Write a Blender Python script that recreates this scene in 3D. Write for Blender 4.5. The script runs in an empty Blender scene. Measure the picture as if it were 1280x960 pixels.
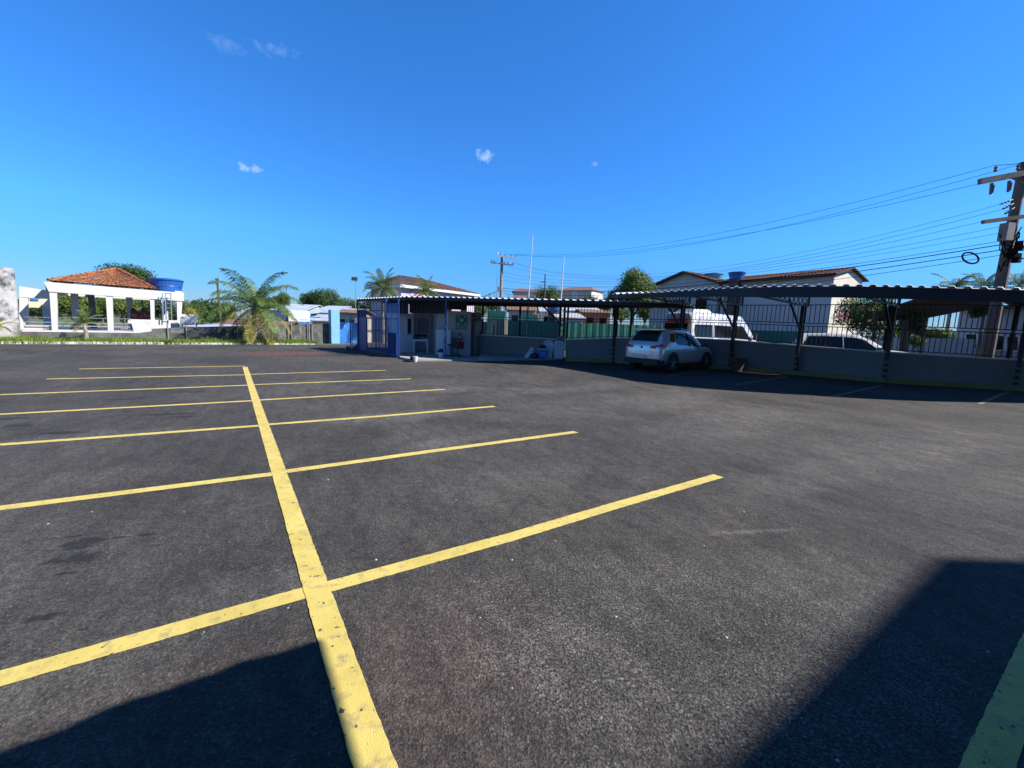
import bpy, math, random
from mathutils import Vector, Matrix, noise
R = math.radians
random.seed(7)
C = bpy.context.scene.collection
scn = bpy.context.scene

# ------------------------------------------------------------------ camera
FOC, EYE, ROLL, PITCH = 536.0, 1.65, math.atan(.037), R(7.4355)
FW = Vector((0, math.cos(PITCH), -math.sin(PITCH)))
U0 = Vector((0, math.sin(PITCH), math.cos(PITCH)))
R0 = Vector((1, 0, 0))
RT = math.cos(ROLL)*R0 + math.sin(ROLL)*U0
UP = -math.sin(ROLL)*R0 + math.cos(ROLL)*U0
cd = bpy.data.cameras.new('camera'); cam = bpy.data.objects.new('camera', cd); C.objects.link(cam)
cd.sensor_width = 36; cd.lens = FOC/1280*36; cd.clip_start = .05; cd.clip_end = 5000
m3 = Matrix((RT, UP, -FW)).transposed()
cam.matrix_world = Matrix.Translation((0, 0, EYE)) @ m3.to_4x4()
scn.camera = cam
scn.render.resolution_x, scn.render.resolution_y = 1024, 768

# ------------------------------------------------------------------ light
SUN_AZ, SUN_EL = 100.0, 42.0
S = Vector((math.sin(R(SUN_AZ))*math.cos(R(SUN_EL)), math.cos(R(SUN_AZ))*math.cos(R(SUN_EL)), math.sin(R(SUN_EL))))
ld = bpy.data.lights.new('sun', 'SUN'); ld.energy = 5.0; ld.angle = R(.53); ld.color = (1, .95, .87)
sun = bpy.data.objects.new('sun', ld); C.objects.link(sun)
sun.rotation_euler = S.to_track_quat('Z', 'Y').to_euler()
w = bpy.data.worlds.new('World'); scn.world = w; w.use_nodes = True
wt = w.node_tree; wt.nodes.clear()
def WN(t, **k):
    n = wt.nodes.new(t)
    for a, b in k.items(): setattr(n, a, b)
    return n
wo = WN('ShaderNodeOutputWorld'); bg = WN('ShaderNodeBackground')
sky = WN('ShaderNodeTexSky', sky_type='NISHITA'); sky.sun_disc = False
sky.sun_elevation = R(SUN_EL); sky.sun_rotation = R(SUN_AZ)
sky.air_density = 1.0; sky.dust_density = 0.0; sky.ozone_density = 4.0; sky.altitude = 0
tc = WN('ShaderNodeTexCoord')
# the phone's vivid blue: the sky's own colour shifted towards blue, a little more so near the horizon
sx = WN('ShaderNodeSeparateXYZ'); wt.links.new(tc.outputs['Generated'], sx.inputs[0])
tr_ = WN('ShaderNodeValToRGB'); wt.links.new(sx.outputs[2], tr_.inputs[0])
tr_.color_ramp.elements[0].position = 0; tr_.color_ramp.elements[0].color = (.19, .225, .34, 1)
tr_.color_ramp.elements[1].position = 1; tr_.color_ramp.elements[1].color = (.10, .22, .30, 1)
e_ = tr_.color_ramp.elements.new(.66); e_.color = (.165, .49, .82, 1)
e_ = tr_.color_ramp.elements.new(.78); e_.color = (.11, .26, .38, 1)
e_ = tr_.color_ramp.elements.new(.5); e_.color = (.167, .495, .83, 1)
e_ = tr_.color_ramp.elements.new(.18); e_.color = (.175, .46, .80, 1)
e_ = tr_.color_ramp.elements.new(.07); e_.color = (.155, .315, .51, 1)
hs = WN('ShaderNodeMix', data_type='RGBA', blend_type='MULTIPLY'); hs.inputs[0].default_value = 1
wt.links.new(sky.outputs[0], hs.inputs[6]); wt.links.new(tr_.outputs[0], hs.inputs[7])
bg.inputs[1].default_value = .14
def wmath(op, a, b=None):
    n = WN('ShaderNodeMath', operation=op)
    for i, v in enumerate((a, b)):
        if v is None: continue
        if isinstance(v, (int, float)): n.inputs[i].default_value = v
        else: wt.links.new(v, n.inputs[i])
    return n.outputs[0]
def ray(px, py): return (FW*FOC + RT*(px-640) - UP*(py-480))
nz = WN('ShaderNodeTexNoise'); nz.inputs['Scale'].default_value = 80; nz.inputs['Detail'].default_value = 7
wt.links.new(tc.outputs['Generated'], nz.inputs['Vector'])
last = hs.outputs[2]
for (px, py, rx, ry, op) in ((312, 210, .026, .010, .34), (607, 195, .024, .015, .36), (743, 205, .012, .007, .22), (280, 55, .045, .014, .07), (343, 61, .042, .015, .09)):
    d = ray(px, py).normalized(); th = Vector((d.y, -d.x, 0)).normalized(); tv = th.cross(d)
    def dot(v, s):
        n = WN('ShaderNodeVectorMath', operation='DOT_PRODUCT'); wt.links.new(tc.outputs['Generated'], n.inputs[0]); n.inputs[1].default_value = v
        return wmath('DIVIDE', wmath('SUBTRACT', n.outputs['Value'], d.dot(v)), s)
    a, b = dot(th, rx), dot(tv, ry)
    r2 = wmath('ADD', wmath('MULTIPLY', a, a), wmath('MULTIPLY', b, b))
    f = wmath('SUBTRACT', wmath('ADD', wmath('MULTIPLY', nz.outputs[0], 3.6), -1.25), r2)
    cl = WN('ShaderNodeClamp'); wt.links.new(f, cl.inputs[0])
    inside = wmath('LESS_THAN', r2, 3.0)
    fac = wmath('MULTIPLY', wmath('MULTIPLY', cl.outputs[0], inside), op)
    mx = WN('ShaderNodeMix', data_type='RGBA'); wt.links.new(fac, mx.inputs[0]); wt.links.new(last, mx.inputs[6]); mx.inputs[7].default_value = (3.4, 4.0, 4.7, 1)
    last = mx.outputs[2]
wt.links.new(last, bg.inputs[0]); wt.links.new(bg.outputs[0], wo.inputs[0])
scn.view_settings.view_transform = 'Standard'; scn.view_settings.look = 'None'
scn.view_settings.exposure = 1.0; scn.view_settings.gamma = 1

# ------------------------------------------------------------------ placing helpers
def sst(t): t = max(0, min(1, t)); return t*t*(3-2*t)
K0 = Vector((-24.4, 20.4)); KD = Vector((math.sin(R(49)), math.cos(R(49)))); KN = Vector((-KD.y, KD.x))
GV = Vector((math.sin(R(-33.5)), math.cos(R(-33.5)))); GW = Vector((GV.y, -GV.x))     # the parking grid's two directions
def q_of(x, y): return (Vector((x, y))-K0).dot(KN)
def H(x, y):
    u = x*math.sin(R(51)) + y*math.cos(R(51))
    z = .25*max(0, min(1, (u-8)/11))**1.2
    q = q_of(x, y)
    if q > 3: z = z*(1-sst((q-3)/8)) - 2.6*sst((q-3)/8)
    return z
def at(px, py, z=0.0):            # point at height z seen at that place of the photo
    v = ray(px, py); t = (z-EYE)/v.z; return Vector((v.x*t, v.y*t, z))
def G(px, py):
    z = 0
    for i in range(12): p = at(px, py, z); z = H(p.x, p.y)
    return Vector((p.x, p.y, z))
def A(px, py, Y):                 # point on the ray at forward distance Y
    v = ray(px, py); return Vector((v.x*Y/v.y, Y, EYE+v.z*Y/v.y))
def zat(px, py, P):               # height of a ray above the place P
    v = ray(px, py); return EYE + v.z/math.hypot(v.x, v.y)*math.hypot(P.x, P.y)
def onpl(px, py, P0, az):         # ray meets an upright plane through P0 running along az
    d = Vector((math.sin(az), math.cos(az))); n = Vector((-d.y, d.x)); v = ray(px, py)
    t = (P0.x*n.x+P0.y*n.y)/(v.x*n.x+v.y*n.y); return Vector((v.x*t, v.y*t, EYE+v.z*t))
def D2(azdeg, l=1.0): return Vector((math.sin(R(azdeg))*l, math.cos(R(azdeg))*l, 0))

# ------------------------------------------------------------------ materials
MT = {}
def mat(name, col, rough=.7, metal=0, var=.12, scale=3.0, col2=None, bump=0, bscale=60, spec=.5, stretch=None, dirt=None, cc=0):
    if name in MT: return MT[name]
    m = bpy.data.materials.new(name); m.use_nodes = True; nt = m.node_tree; b = nt.nodes['Principled BSDF']
    L = nt.links.new
    g = nt.nodes.new('ShaderNodeNewGeometry'); vec = g.outputs['Position']
    if stretch:
        mp = nt.nodes.new('ShaderNodeMapping'); mp.inputs['Scale'].default_value = stretch; L(vec, mp.inputs[0]); vec = mp.outputs[0]
    n = nt.nodes.new('ShaderNodeTexNoise'); n.inputs['Scale'].default_value = scale; n.inputs['Detail'].default_value = 6; n.inputs['Roughness'].default_value = .62
    L(vec, n.inputs['Vector'])
    cr = nt.nodes.new('ShaderNodeValToRGB'); L(n.outputs[0], cr.inputs[0])
    lo = tuple(c*(1-var) for c in col); hi = col2 if col2 else tuple(min(1, c*(1+var)) for c in col)
    cr.color_ramp.elements[0].position = .35; cr.color_ramp.elements[0].color = (*lo, 1)
    cr.color_ramp.elements[1].position = .65; cr.color_ramp.elements[1].color = (*hi, 1)
    out = cr.outputs[0]
    if dirt:       # (colour, scale, threshold, softness)
        n2 = nt.nodes.new('ShaderNodeTexNoise'); n2.inputs['Scale'].default_value = dirt[1]; n2.inputs['Detail'].default_value = 9; n2.inputs['Roughness'].default_value = .7
        L(g.outputs['Position'], n2.inputs['Vector'])
        mr = nt.nodes.new('ShaderNodeMapRange'); mr.inputs[1].default_value = dirt[2]; mr.inputs[2].default_value = dirt[2]+dirt[3]
        L(n2.outputs[0], mr.inputs[0])
        mx = nt.nodes.new('ShaderNodeMix'); mx.data_type = 'RGBA'; L(mr.outputs[0], mx.inputs[0]); L(out, mx.inputs[6]); mx.inputs[7].default_value = (*dirt[0], 1)
        out = mx.outputs[2]
    L(out, b.inputs['Base Color'])
    b.inputs['Roughness'].default_value = rough; b.inputs['Metallic'].default_value = metal
    b.inputs['Specular IOR Level'].default_value = spec
    if cc: b.inputs['Coat Weight'].default_value = cc; b.inputs['Coat Roughness'].default_value = .05
    if bump:
        n3 = nt.nodes.new('ShaderNodeTexNoise'); n3.inputs['Scale'].default_value = bscale; n3.inputs['Detail'].default_value = 4; L(g.outputs['Position'], n3.inputs['Vector'])
        bp = nt.nodes.new('ShaderNodeBump'); bp.inputs['Strength'].default_value = bump; bp.inputs['Distance'].default_value = .01
        L(n3.outputs[0], bp.inputs['Height']); L(bp.outputs[0], b.inputs['Normal'])
    MT[name] = m; return m
def leafmat(name, c1, c2, scale=1.5):
    m = mat(name, c1, .55, 0, .25, scale, c2, spec=.3)
    b = m.node_tree.nodes['Principled BSDF']
    nt = m.node_tree; tr = nt.nodes.new('ShaderNodeBsdfTranslucent'); mx = nt.nodes.new('ShaderNodeMixShader'); o = nt.nodes['Material Output']
    src = b.inputs['Base Color'].links[0].from_socket
    nt.links.new(src, tr.inputs[0]); mx.inputs[0].default_value = .3
    nt.links.new(b.outputs[0], mx.inputs[1]); nt.links.new(tr.outputs[0], mx.inputs[2]); nt.links.new(mx.outputs[0], o.inputs[0])
    return m
white = mat('white_paint', (.52, .51, .49), .6, var=.04, scale=1.5, dirt=((.35, .34, .31), 1.3, .60, .25), bump=.1)
cleanwhite = mat('clean_white', (.52, .53, .53), .45, var=.03)
oldwhite = mat('weathered_white', (.44, .43, .41), .9, var=.12, scale=1.2, dirt=((.055, .055, .055), 1.4, .47, .14), bump=.3)
darkblock = mat('dark_block', (.09, .088, .085), .95, var=.45, scale=1.6, dirt=((.24, .23, .21), 2.5, .56, .12), bump=.4)
greywall = mat('grey_wall', (.20, .185, .175), .85, var=.06, scale=.8, dirt=((.13, .13, .14), 1.0, .62, .2), bump=.1)
boothgrey = mat('booth_grey', (.42, .40, .38), .8, var=.06, scale=1)
boothpale = mat('booth_pale', (.72, .70, .68), .7, var=.05, scale=1)
coping = mat('pale_coping', (.6, .6, .58), .85, var=.1, scale=3)
yellowkerb = mat('yellow_kerb', (.22, .18, .045), .8, var=.2, scale=3, dirt=((.10, .09, .07), 3, .55, .15))
concrete = mat('concrete', (.27, .26, .25), .9, var=.12, scale=2, bump=.2)
black = mat('black_steel', (.009, .009, .010), .5, var=.3, scale=4, spec=.4)
blacksheet = mat('dark_sheet', (.010, .010, .012), .6, .0, var=.2)
roofmetal = mat('roof_metal', (.45, .45, .44), .5, .3, var=.12, scale=2, dirt=((.2, .17, .14), 2, .62, .2))
blue = mat('gate_blue', (.014, .055, .19), .45, var=.15, scale=3)
skyblue = mat('pillar_blue', (.16, .36, .62), .6, var=.06, scale=3)
midblue = mat('wall_blue', (.015, .14, .42), .7, var=.25, scale=4, dirt=((.25, .42, .6), 4, .58, .1))
tankblue = mat('tank_blue', (.015, .09, .32), .4, var=.06)
tankcyan = mat('tank_pale_blue', (.09, .33, .45), .5, var=.08)
green = mat('fence_green', (.014, .12, .085), .6, var=.15, scale=1.2)
signgreen = mat('sign_green', (.01, .22, .10), .5, var=.03)
pink = mat('pink_wall', (.50, .30, .36), .8, var=.05)
lilac = mat('lilac_wall', (.42, .36, .46), .8, var=.05)
cream = mat('cream_wall', (.52, .48, .39), .85, var=.06, scale=1)
housegrey = mat('shaded_plaster', (.50, .46, .42), .9, var=.07, scale=.8, dirt=((.24, .23, .23), 1, .6, .2))
sand = mat('sand_wall', (.62, .50, .32), .85, var=.1)
brick = mat('red_brick', (.30, .12, .08), .9, var=.2, scale=2)
rusty = mat('rusty_roof', (.16, .085, .055), .85, var=.35, scale=1.2, dirt=((.05, .04, .035), 2, .55, .15))
zinc = mat('zinc_roof', (.50, .55, .60), .45, .4, var=.2, scale=1.0, dirt=((.25, .2, .17), 1.2, .6, .15))
trunk = mat('palm_trunk', (.24, .20, .15), .95, var=.3, scale=6)
bark = mat('bark', (.10, .075, .05), .95, var=.3, scale=5)
glassdark = mat('dark_glass', (.010, .011, .013), .08, var=.1, spec=.35)
glassblue = mat('window_glass', (.10, .20, .32), .1, var=.3, spec=.8)
silver = mat('silver_paint', (.62, .62, .62), .26, .5, var=.02, cc=.8)
vanwhite = mat('van_white', (.42, .43, .45), .3, var=.02, cc=.6)
plast = mat('black_plastic', (.02, .02, .02), .6, var=.1)
rubber = mat('tyre_rubber', (.018, .018, .018), .8, var=.1)
alloy = mat('alloy', (.55, .56, .58), .3, .9, var=.02)
redlens = mat('red_lens', (.45, .01, .015), .15, var=.1, spec=.8)
redpaint = mat('red_paint', (.55, .03, .02), .4, var=.05)
chrome = mat('bright_metal', (.7, .7, .7), .25, .9, var=.02)
brown = mat('brown_pot', (.13, .07, .05), .8, var=.2)
yellowp = mat('stripe_yellow', (.17, .125, .045), .6, var=.15)
polegrey = mat('pole_concrete', (.22, .21, .20), .9, var=.15, scale=3)
polewood = mat('pole_dark', (.10, .08, .065), .9, var=.2, scale=3)
wirem = mat('cable_black', (.008, .008, .009), .95, spec=.05)
cyanplast = mat('grey_plastic', (.50, .53, .56), .5, var=.05)
orange = mat('orange', (.7, .25, .03), .5)
leafA = leafmat('leaves_dark', (.028, .062, .016), (.060, .115, .028))
leafB = leafmat('leaves_mid', (.040, .085, .018), (.10, .16, .035))
leafC = leafmat('leaves_bright', (.07, .13, .02), (.15, .21, .04))
leafY = leafmat('leaves_yellow', (.22, .20, .02), (.34, .30, .05), 2.5)
palmA = leafmat('palm_green', (.070, .12, .025), (.14, .21, .05), 2)
palmB = leafmat('palm_yellowing', (.16, .17, .03), (.36, .32, .07), 2)
grassm = leafmat('grass', (.09, .16, .015), (.20, .29, .035), 1.2)
flower = mat('magenta_flower', (.38, .035, .12), .6, var=.2)

def asphalt():
    m = bpy.data.materials.new('asphalt'); m.use_nodes = True; nt = m.node_tree; b = nt.nodes['Principled BSDF']; L = nt.links.new
    g = nt.nodes.new('ShaderNodeNewGeometry'); pos = g.outputs['Position']
    def nse(scale, detail=5, rough=.6, st=None, rot=0, dist=0):
        v = pos
        if st:
            mp = nt.nodes.new('ShaderNodeMapping'); mp.inputs['Rotation'].default_value = (0, 0, rot); L(pos, mp.inputs[0])
            mp2 = nt.nodes.new('ShaderNodeMapping'); mp2.inputs['Scale'].default_value = st; L(mp.outputs[0], mp2.inputs[0]); v = mp2.outputs[0]
        n = nt.nodes.new('ShaderNodeTexNoise'); n.inputs['Scale'].default_value = scale; n.inputs['Detail'].default_value = detail; n.inputs['Roughness'].default_value = rough; n.inputs['Distortion'].default_value = dist
        L(v, n.inputs['Vector']); return n.outputs[0]
    def mr(v, a, b_, c=0, d=1):
        n = nt.nodes.new('ShaderNodeMapRange'); L(v, n.inputs[0])
        for i, x in enumerate((a, b_, c, d)): n.inputs[i+1].default_value = x
        return n.outputs[0]
    def mix(f, a, c, mode='MIX'):
        n = nt.nodes.new('ShaderNodeMix'); n.data_type = 'RGBA'; n.blend_type = mode
        if isinstance(f, float): n.inputs[0].default_value = f
        else: L(f, n.inputs[0])
        for i, v in ((6, a), (7, c)):
            if isinstance(v, tuple): n.inputs[i].default_value = (*v, 1)
            else: L(v, n.inputs[i])
        return n.outputs[2]
    def mul(a, c):
        n = nt.nodes.new('ShaderNodeMath'); n.operation = 'MULTIPLY'; L(a, n.inputs[0])
        if isinstance(c, float): n.inputs[1].default_value = c
        else: L(c, n.inputs[1])
        return n.outputs[0]
    wob = nse(2.2, 6, .65); wobf = nse(9, 8, .75, (1, 1, 1), 0, .5)
    def spot(P, rx, ry, az, soft=.35, wb=1.1, wn=None):       # a stain with a wobbling outline
        v = nt.nodes.new('ShaderNodeVectorMath'); v.operation = 'SUBTRACT'; L(pos, v.inputs[0]); v.inputs[1].default_value = (P.x, P.y, 0)
        o = []
        for d, r in ((D2(az), rx), (D2(az+90), ry)):
            n = nt.nodes.new('ShaderNodeVectorMath'); n.operation = 'DOT_PRODUCT'; L(v.outputs[0], n.inputs[0]); n.inputs[1].default_value = d/r
            o.append(mul(n.outputs['Value'], n.outputs['Value']))
        n = nt.nodes.new('ShaderNodeMath'); n.operation = 'ADD'; L(o[0], n.inputs[0]); L(o[1], n.inputs[1])
        k = nt.nodes.new('ShaderNodeMath'); k.operation = 'MULTIPLY_ADD'; L(wn or wob, k.inputs[0]); k.inputs[1].default_value = wb*4; L(n.outputs[0], k.inputs[2])
        return mr(k.outputs[0], 1+wb*2-soft, 1+wb*2+soft, 1, 0)
    big = nse(.33, 7, .62, dist=.6)
    col = mix(mr(big, .38, .64), (.025, .0228, .021), (.049, .0440, .0395))
    streak = nse(1.1, 7, .65, (1, .22, 1), R(-30))
    col = mix(mr(streak, .50, .76, 0, .45), col, (.074, .067, .061))
    dark = nse(.8, 6, .6, (.3, 1, 1), R(10))
    col = mix(mr(dark, .58, .74, 0, .6), col, (.019, .018, .018))
    for (px, py, rx, ry, az, f) in ((560, 830, .62, .5, 20, .55), (250, 900, .9, .35, 56, .3)):
        col = mix(mul(spot(G(px, py), rx, ry, az, .9, .5), f), col, (.056, .041, .036))
    # red oxide rectangle painted on the far asphalt
    rc = G(358, 441.5)
    col = mix(mul(spot(rc, 2.0, 1.5, 50, .3, .25), .75), col, (.085, .036, .030))
    for (px, py, rx, ry, f) in ((560, 487, .9, .45, .5), (475, 478, .8, .3, .4), (500, 520, 1.2, .4, .5), (560, 552, .5, .2, .45), (640, 600, .8, .35, .25), (930, 665, .42, .035, .7), (1000, 600, 1.2, .3, .3), (120, 545, 1.0, .25, .25), (720, 485, 2.2, .6, .3), (905, 530, 2.2, .7, .3), (1130, 560, 2.0, .6, .35), (800, 500, 3.0, .9, .3), (1050, 720, .5, .3, .25), (700, 790, .3, .2, .3), (90, 600, .9, .3, .25), (330, 740, .5, .25, .3), (60, 860, .5, .25, .3)):
        col = mix(mul(spot(G(px, py), rx, ry, 80 if px == 930 else 56, .9, 1.2), f*.62), col, (.125, .117, .108))
    # gravel grain
    vo = nt.nodes.new('ShaderNodeTexVoronoi'); vo.inputs['Scale'].default_value = 95; L(pos, vo.inputs['Vector'])
    sp = nt.nodes.new('ShaderNodeSeparateColor'); L(vo.outputs['Color'], sp.inputs[0])
    coarse = spot(G(880, 800), 1.4, .9, 100, .5, .8)
    col = mix(mul(coarse, .35), col, (.030, .029, .028)); mid = nse(11, 8, .85); col = mix(1.0, col, mr(mid, .32, .68, .5, 1.62), 'MULTIPLY'); fine_st = nse(5, 8, .75, (1, .35, 1), R(-25)); col = mix(1.0, col, mr(fine_st, .34, .66, .66, 1.42), 'MULTIPLY')
    g1 = mr(sp.outputs[0], 0, 1, .62, 1.38); col = mix(1.0, col, g1, 'MULTIPLY')
    col = mix(mul(mr(sp.outputs[1], .978, .99), .4), col, (.15, .14, .13))
    gr = nse(170, 3, .8); col = mix(1.0, col, mr(gr, .3, .7, .35, 1.75), 'MULTIPLY')
    pit = nse(70, 4, .8); col = mix(mul(coarse, 1.0), col, mix(1.0, col, mr(pit, .38, .62, .08, 2.5), 'MULTIPLY'))
    gr2 = nse(42, 4, .85); col = mix(1.0, col, mr(gr2, .34, .66, .5, 1.55), 'MULTIPLY')
    # oil and water stains
    for (px, py, rx, ry) in ((97, 698, .15, .085), (104, 679, .12, .075), (85, 716, .05, .018), (150, 672, .05, .015), (55, 772, .09, .03), (88, 671, .12, .014), (20, 523, .22, .08), (75, 541, .26, .08), (153, 499, .26, .08), (205, 518, .36, .06), (225, 521, .2, .05), (240, 490, .3, .07), (25, 532, .16, .05), (195, 682, .04, .015), (240, 777, .10, .03), (185, 668, .05, .02), (60, 688, .04, .015)):
        col = mix(mul(spot(G(px, py), rx, ry, 70, .5, 2.2, wobf), .85), col, (.009, .009, .010))
    L(col, b.inputs['Base Color'])
    b.inputs['Roughness'].default_value = .88; b.inputs['Specular IOR Level'].default_value = .35
    bp = nt.nodes.new('ShaderNodeBump'); bp.inputs['Strength'].default_value = .8; bp.inputs['Distance'].default_value = .009
    ad = nt.nodes.new('ShaderNodeMath'); ad.operation = 'ADD'; L(gr, ad.inputs[0]); L(vo.outputs['Distance'], ad.inputs[1])
    bp2 = nt.nodes.new('ShaderNodeBump'); bp2.inputs['Strength'].default_value = .35; bp2.inputs['Distance'].default_value = .05; L(nse(7, 5, .6), bp2.inputs['Height'])
    L(ad.outputs[0], bp.inputs['Height']); L(bp2.outputs[0], bp.inputs['Normal']); L(bp.outputs[0], b.inputs['Normal'])
    return m
asph = asphalt()
def paintmat():
    m = mat('road_yellow', (.46, .36, .085), .8, var=.08, scale=2.5, col2=(.53, .42, .115), bump=.5, bscale=160, dirt=((.24, .20, .10), 11, .52, .2))
    nt = m.node_tree; b = nt.nodes['Principled BSDF']; g = nt.nodes.new('ShaderNodeNewGeometry')
    n = nt.nodes.new('ShaderNodeTexNoise'); n.inputs['Scale'].default_value = 26; n.inputs['Detail'].default_value = 3; nt.links.new(g.outputs['Position'], n.inputs['Vector'])
    mr = nt.nodes.new('ShaderNodeMapRange'); mr.inputs[1].default_value = .665; mr.inputs[2].default_value = .69; nt.links.new(n.outputs[0], mr.inputs[0])
    mx = nt.nodes.new('ShaderNodeMix'); mx.data_type = 'RGBA'; nt.links.new(mr.outputs[0], mx.inputs[0])
    src = b.inputs['Base Color'].links[0].from_socket; nt.links.new(src, mx.inputs[6]); mx.inputs[7].default_value = (.05, .048, .045, 1)
    nt.links.new(mx.outputs[2], b.inputs['Base Color']); return m
roadyellow = paintmat()
shadedyellow = mat('shaded_yellow', (.20, .155, .055), .8, var=.3, scale=8, dirt=((.07, .07, .065), 7, .5, .12))  # dimmer road yellow: carport shade put into the colour, plus worn patches
def tilemat(name, c1, c2, sx=9.0, az=49):
    m = bpy.data.materials.new(name); m.use_nodes = True; nt = m.node_tree; b = nt.nodes['Principled BSDF']; L = nt.links.new
    g = nt.nodes.new('ShaderNodeNewGeometry'); mp = nt.nodes.new('ShaderNodeMapping'); mp.inputs['Rotation'].default_value = (0, 0, R(az-90)); L(g.outputs['Position'], mp.inputs[0])
    n = nt.nodes.new('ShaderNodeTexNoise'); n.inputs['Scale'].default_value = 5; n.inputs['Detail'].default_value = 5; L(mp.outputs[0], n.inputs['Vector'])
    cr = nt.nodes.new('ShaderNodeValToRGB'); L(n.outputs[0], cr.inputs[0]); cr.color_ramp.elements[0].position = .38; cr.color_ramp.elements[1].position = .62
    cr.color_ramp.elements[0].color = (*c1, 1); cr.color_ramp.elements[1].color = (*c2, 1)
    L(cr.outputs[0], b.inputs['Base Color']); b.inputs['Roughness'].default_value = .9
    return m
tile = tilemat('orange_roof_tile', (.12, .038, .018), (.34, .125, .055))
olddtile = tilemat('old_roof_tile', (.075, .032, .024), (.19, .075, .05), az=-32)
browntile = tilemat('brown_roof_tile', (.06, .024, .016), (.13, .055, .034), az=40)

# ------------------------------------------------------------------ mesh building
def wloc(o):
    p = Vector((0, 0, 0))
    while o: p += o.location; o = o.parent
    return p
class MB:
    def __init__(s): s.v = []; s.f = []
    def add(s, vs, fs):
        k = len(s.v); s.v += [Vector(v) for v in vs]; s.f += [tuple(i+k for i in f) for f in fs]; return s
    def quad(s, *p): return s.add(p, [tuple(range(len(p)))])
    def hexa(s, b, t): # bottom ring, top ring (same count)
        n = len(b); return s.add(list(b)+list(t), [tuple(range(n))[::-1], tuple(range(n, 2*n))]+[(i, (i+1) % n, n+(i+1) % n, n+i) for i in range(n)])
    def box(s, c, sz, az=0):     # az: radians about z
        c = Vector(c); ca, sa = math.cos(az), math.sin(az)
        def P(x, y, z): return c+Vector((x*ca-y*sa, x*sa+y*ca, z))
        x, y, z = sz[0]/2, sz[1]/2, sz[2]/2
        return s.hexa([P(-x, -y, -z), P(x, -y, -z), P(x, y, -z), P(-x, y, -z)], [P(-x, -y, z), P(x, -y, z), P(x, y, z), P(-x, y, z)])
    def beam(s, p, q, w, h=None):
        p, q = Vector(p), Vector(q); h = h or w; d = (q-p).normalized()
        a = d.cross(Vector((0, 0, 1)))
        if a.length < 1e-3: a = Vector((1, 0, 0))
        a.normalize(); b = a.cross(d); a *= w/2; b *= h/2
        return s.hexa([p-a-b, p+a-b, p+a+b, p-a+b], [q-a-b, q+a-b, q+a+b, q-a+b])
    def tube(s, pts, r, n=8, r2=None):
        pts = [Vector(p) for p in pts]; rings = []
        for i, p in enumerate(pts):
            d = (pts[min(i+1, len(pts)-1)]-pts[max(i-1, 0)]).normalized()
            a = d.cross(Vector((0, 0, 1)));
            if a.length < 1e-2: a = d.cross(Vector((1, 0, 0)))
            a.normalize(); b = a.cross(d)
            rr = r if r2 is None else r+(r2-r)*i/(len(pts)-1)
            rings.append([p+(a*math.cos(t)+b*math.sin(t))*rr for t in [2*math.pi*j/n for j in range(n)]])
        k = len(s.v); s.v += [v for q in rings for v in q]
        for i in range(len(rings)-1):
            for j in range(n): s.f.append((k+i*n+j, k+i*n+(j+1) % n, k+(i+1)*n+(j+1) % n, k+(i+1)*n+j))
        s.f.append(tuple(k+j for j in range(n))[::-1]); s.f.append(tuple(k+(len(rings)-1)*n+j for j in range(n)))
        return s
    def lathe(s, c, prof, n=20, axis='z'):
        c = Vector(c); k = len(s.v)
        for (r, z) in prof:
            for j in range(n):
                t = 2*math.pi*j/n; x, y = r*math.cos(t), r*math.sin(t)
                s.v.append(c+(Vector((x, y, z)) if axis == 'z' else Vector((x, z, y)) if axis == 'y' else Vector((z, x, y))))
        for i in range(len(prof)-1):
            for j in range(n): s.f.append((k+i*n+j, k+i*n+(j+1) % n, k+(i+1)*n+(j+1) % n, k+(i+1)*n+j))
        s.f.append(tuple(k+j for j in range(n))[::-1]); s.f.append(tuple(k+(len(prof)-1)*n+j for j in range(n))); return s
    def poly_up(s, pts, z0, z1): # upright prism from a footprint
        return s.hexa([Vector((p[0], p[1], z0)) for p in pts], [Vector((p[0], p[1], z1)) for p in pts])
    def build(s, name, m, parent=None, local=False, smooth=False, origin=None, fix=True):
        off = Vector((0, 0, 0))
        if not local:
            if parent is not None: off = wloc(parent)
            elif origin is not None: off = Vector(origin)
            elif s.v:
                xs = [v.x for v in s.v]; ys = [v.y for v in s.v]; zs = [v.z for v in s.v]
                off = Vector(((min(xs)+max(xs))/2, (min(ys)+max(ys))/2, min(zs)))
        me = bpy.data.meshes.new(name); me.from_pydata([tuple(v-off) for v in s.v], [], s.f); me.materials.append(m)
        if fix:
            import bmesh
            bm = bmesh.new(); bm.from_mesh(me); bmesh.ops.recalc_face_normals(bm, faces=bm.faces); bm.to_mesh(me); bm.free()
        if smooth:
            for p in me.polygons: p.use_smooth = True
        o = bpy.data.objects.new(name, me); C.objects.link(o)
        if parent is not None: o.parent = parent
        elif not local: o.location = off
        return o
def tag(o, label=None, cat=None, group=None, kind=None):
    if label: o['label'] = label
    if cat: o['category'] = cat
    if group: o['group'] = group
    if kind: o['kind'] = kind
    return o
def thing(name, label, cat, loc, rz=0, group=None):
    o = bpy.data.objects.new(name, None); C.objects.link(o); o.location = loc; o.rotation_euler.z = rz; o.empty_display_size = .2
    return tag(o, label, cat, group)
def copy_tree(o, parent=None):
    c = o.copy(); C.objects.link(c); c.parent = parent
    for ch in list(o.children): copy_tree(ch, c)
    return c
def up(p, dz): return Vector((p.x, p.y, p.z+dz))
def V(p, z): return Vector((p.x, p.y, z))
def struct(o): return tag(o, kind='structure')

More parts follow.
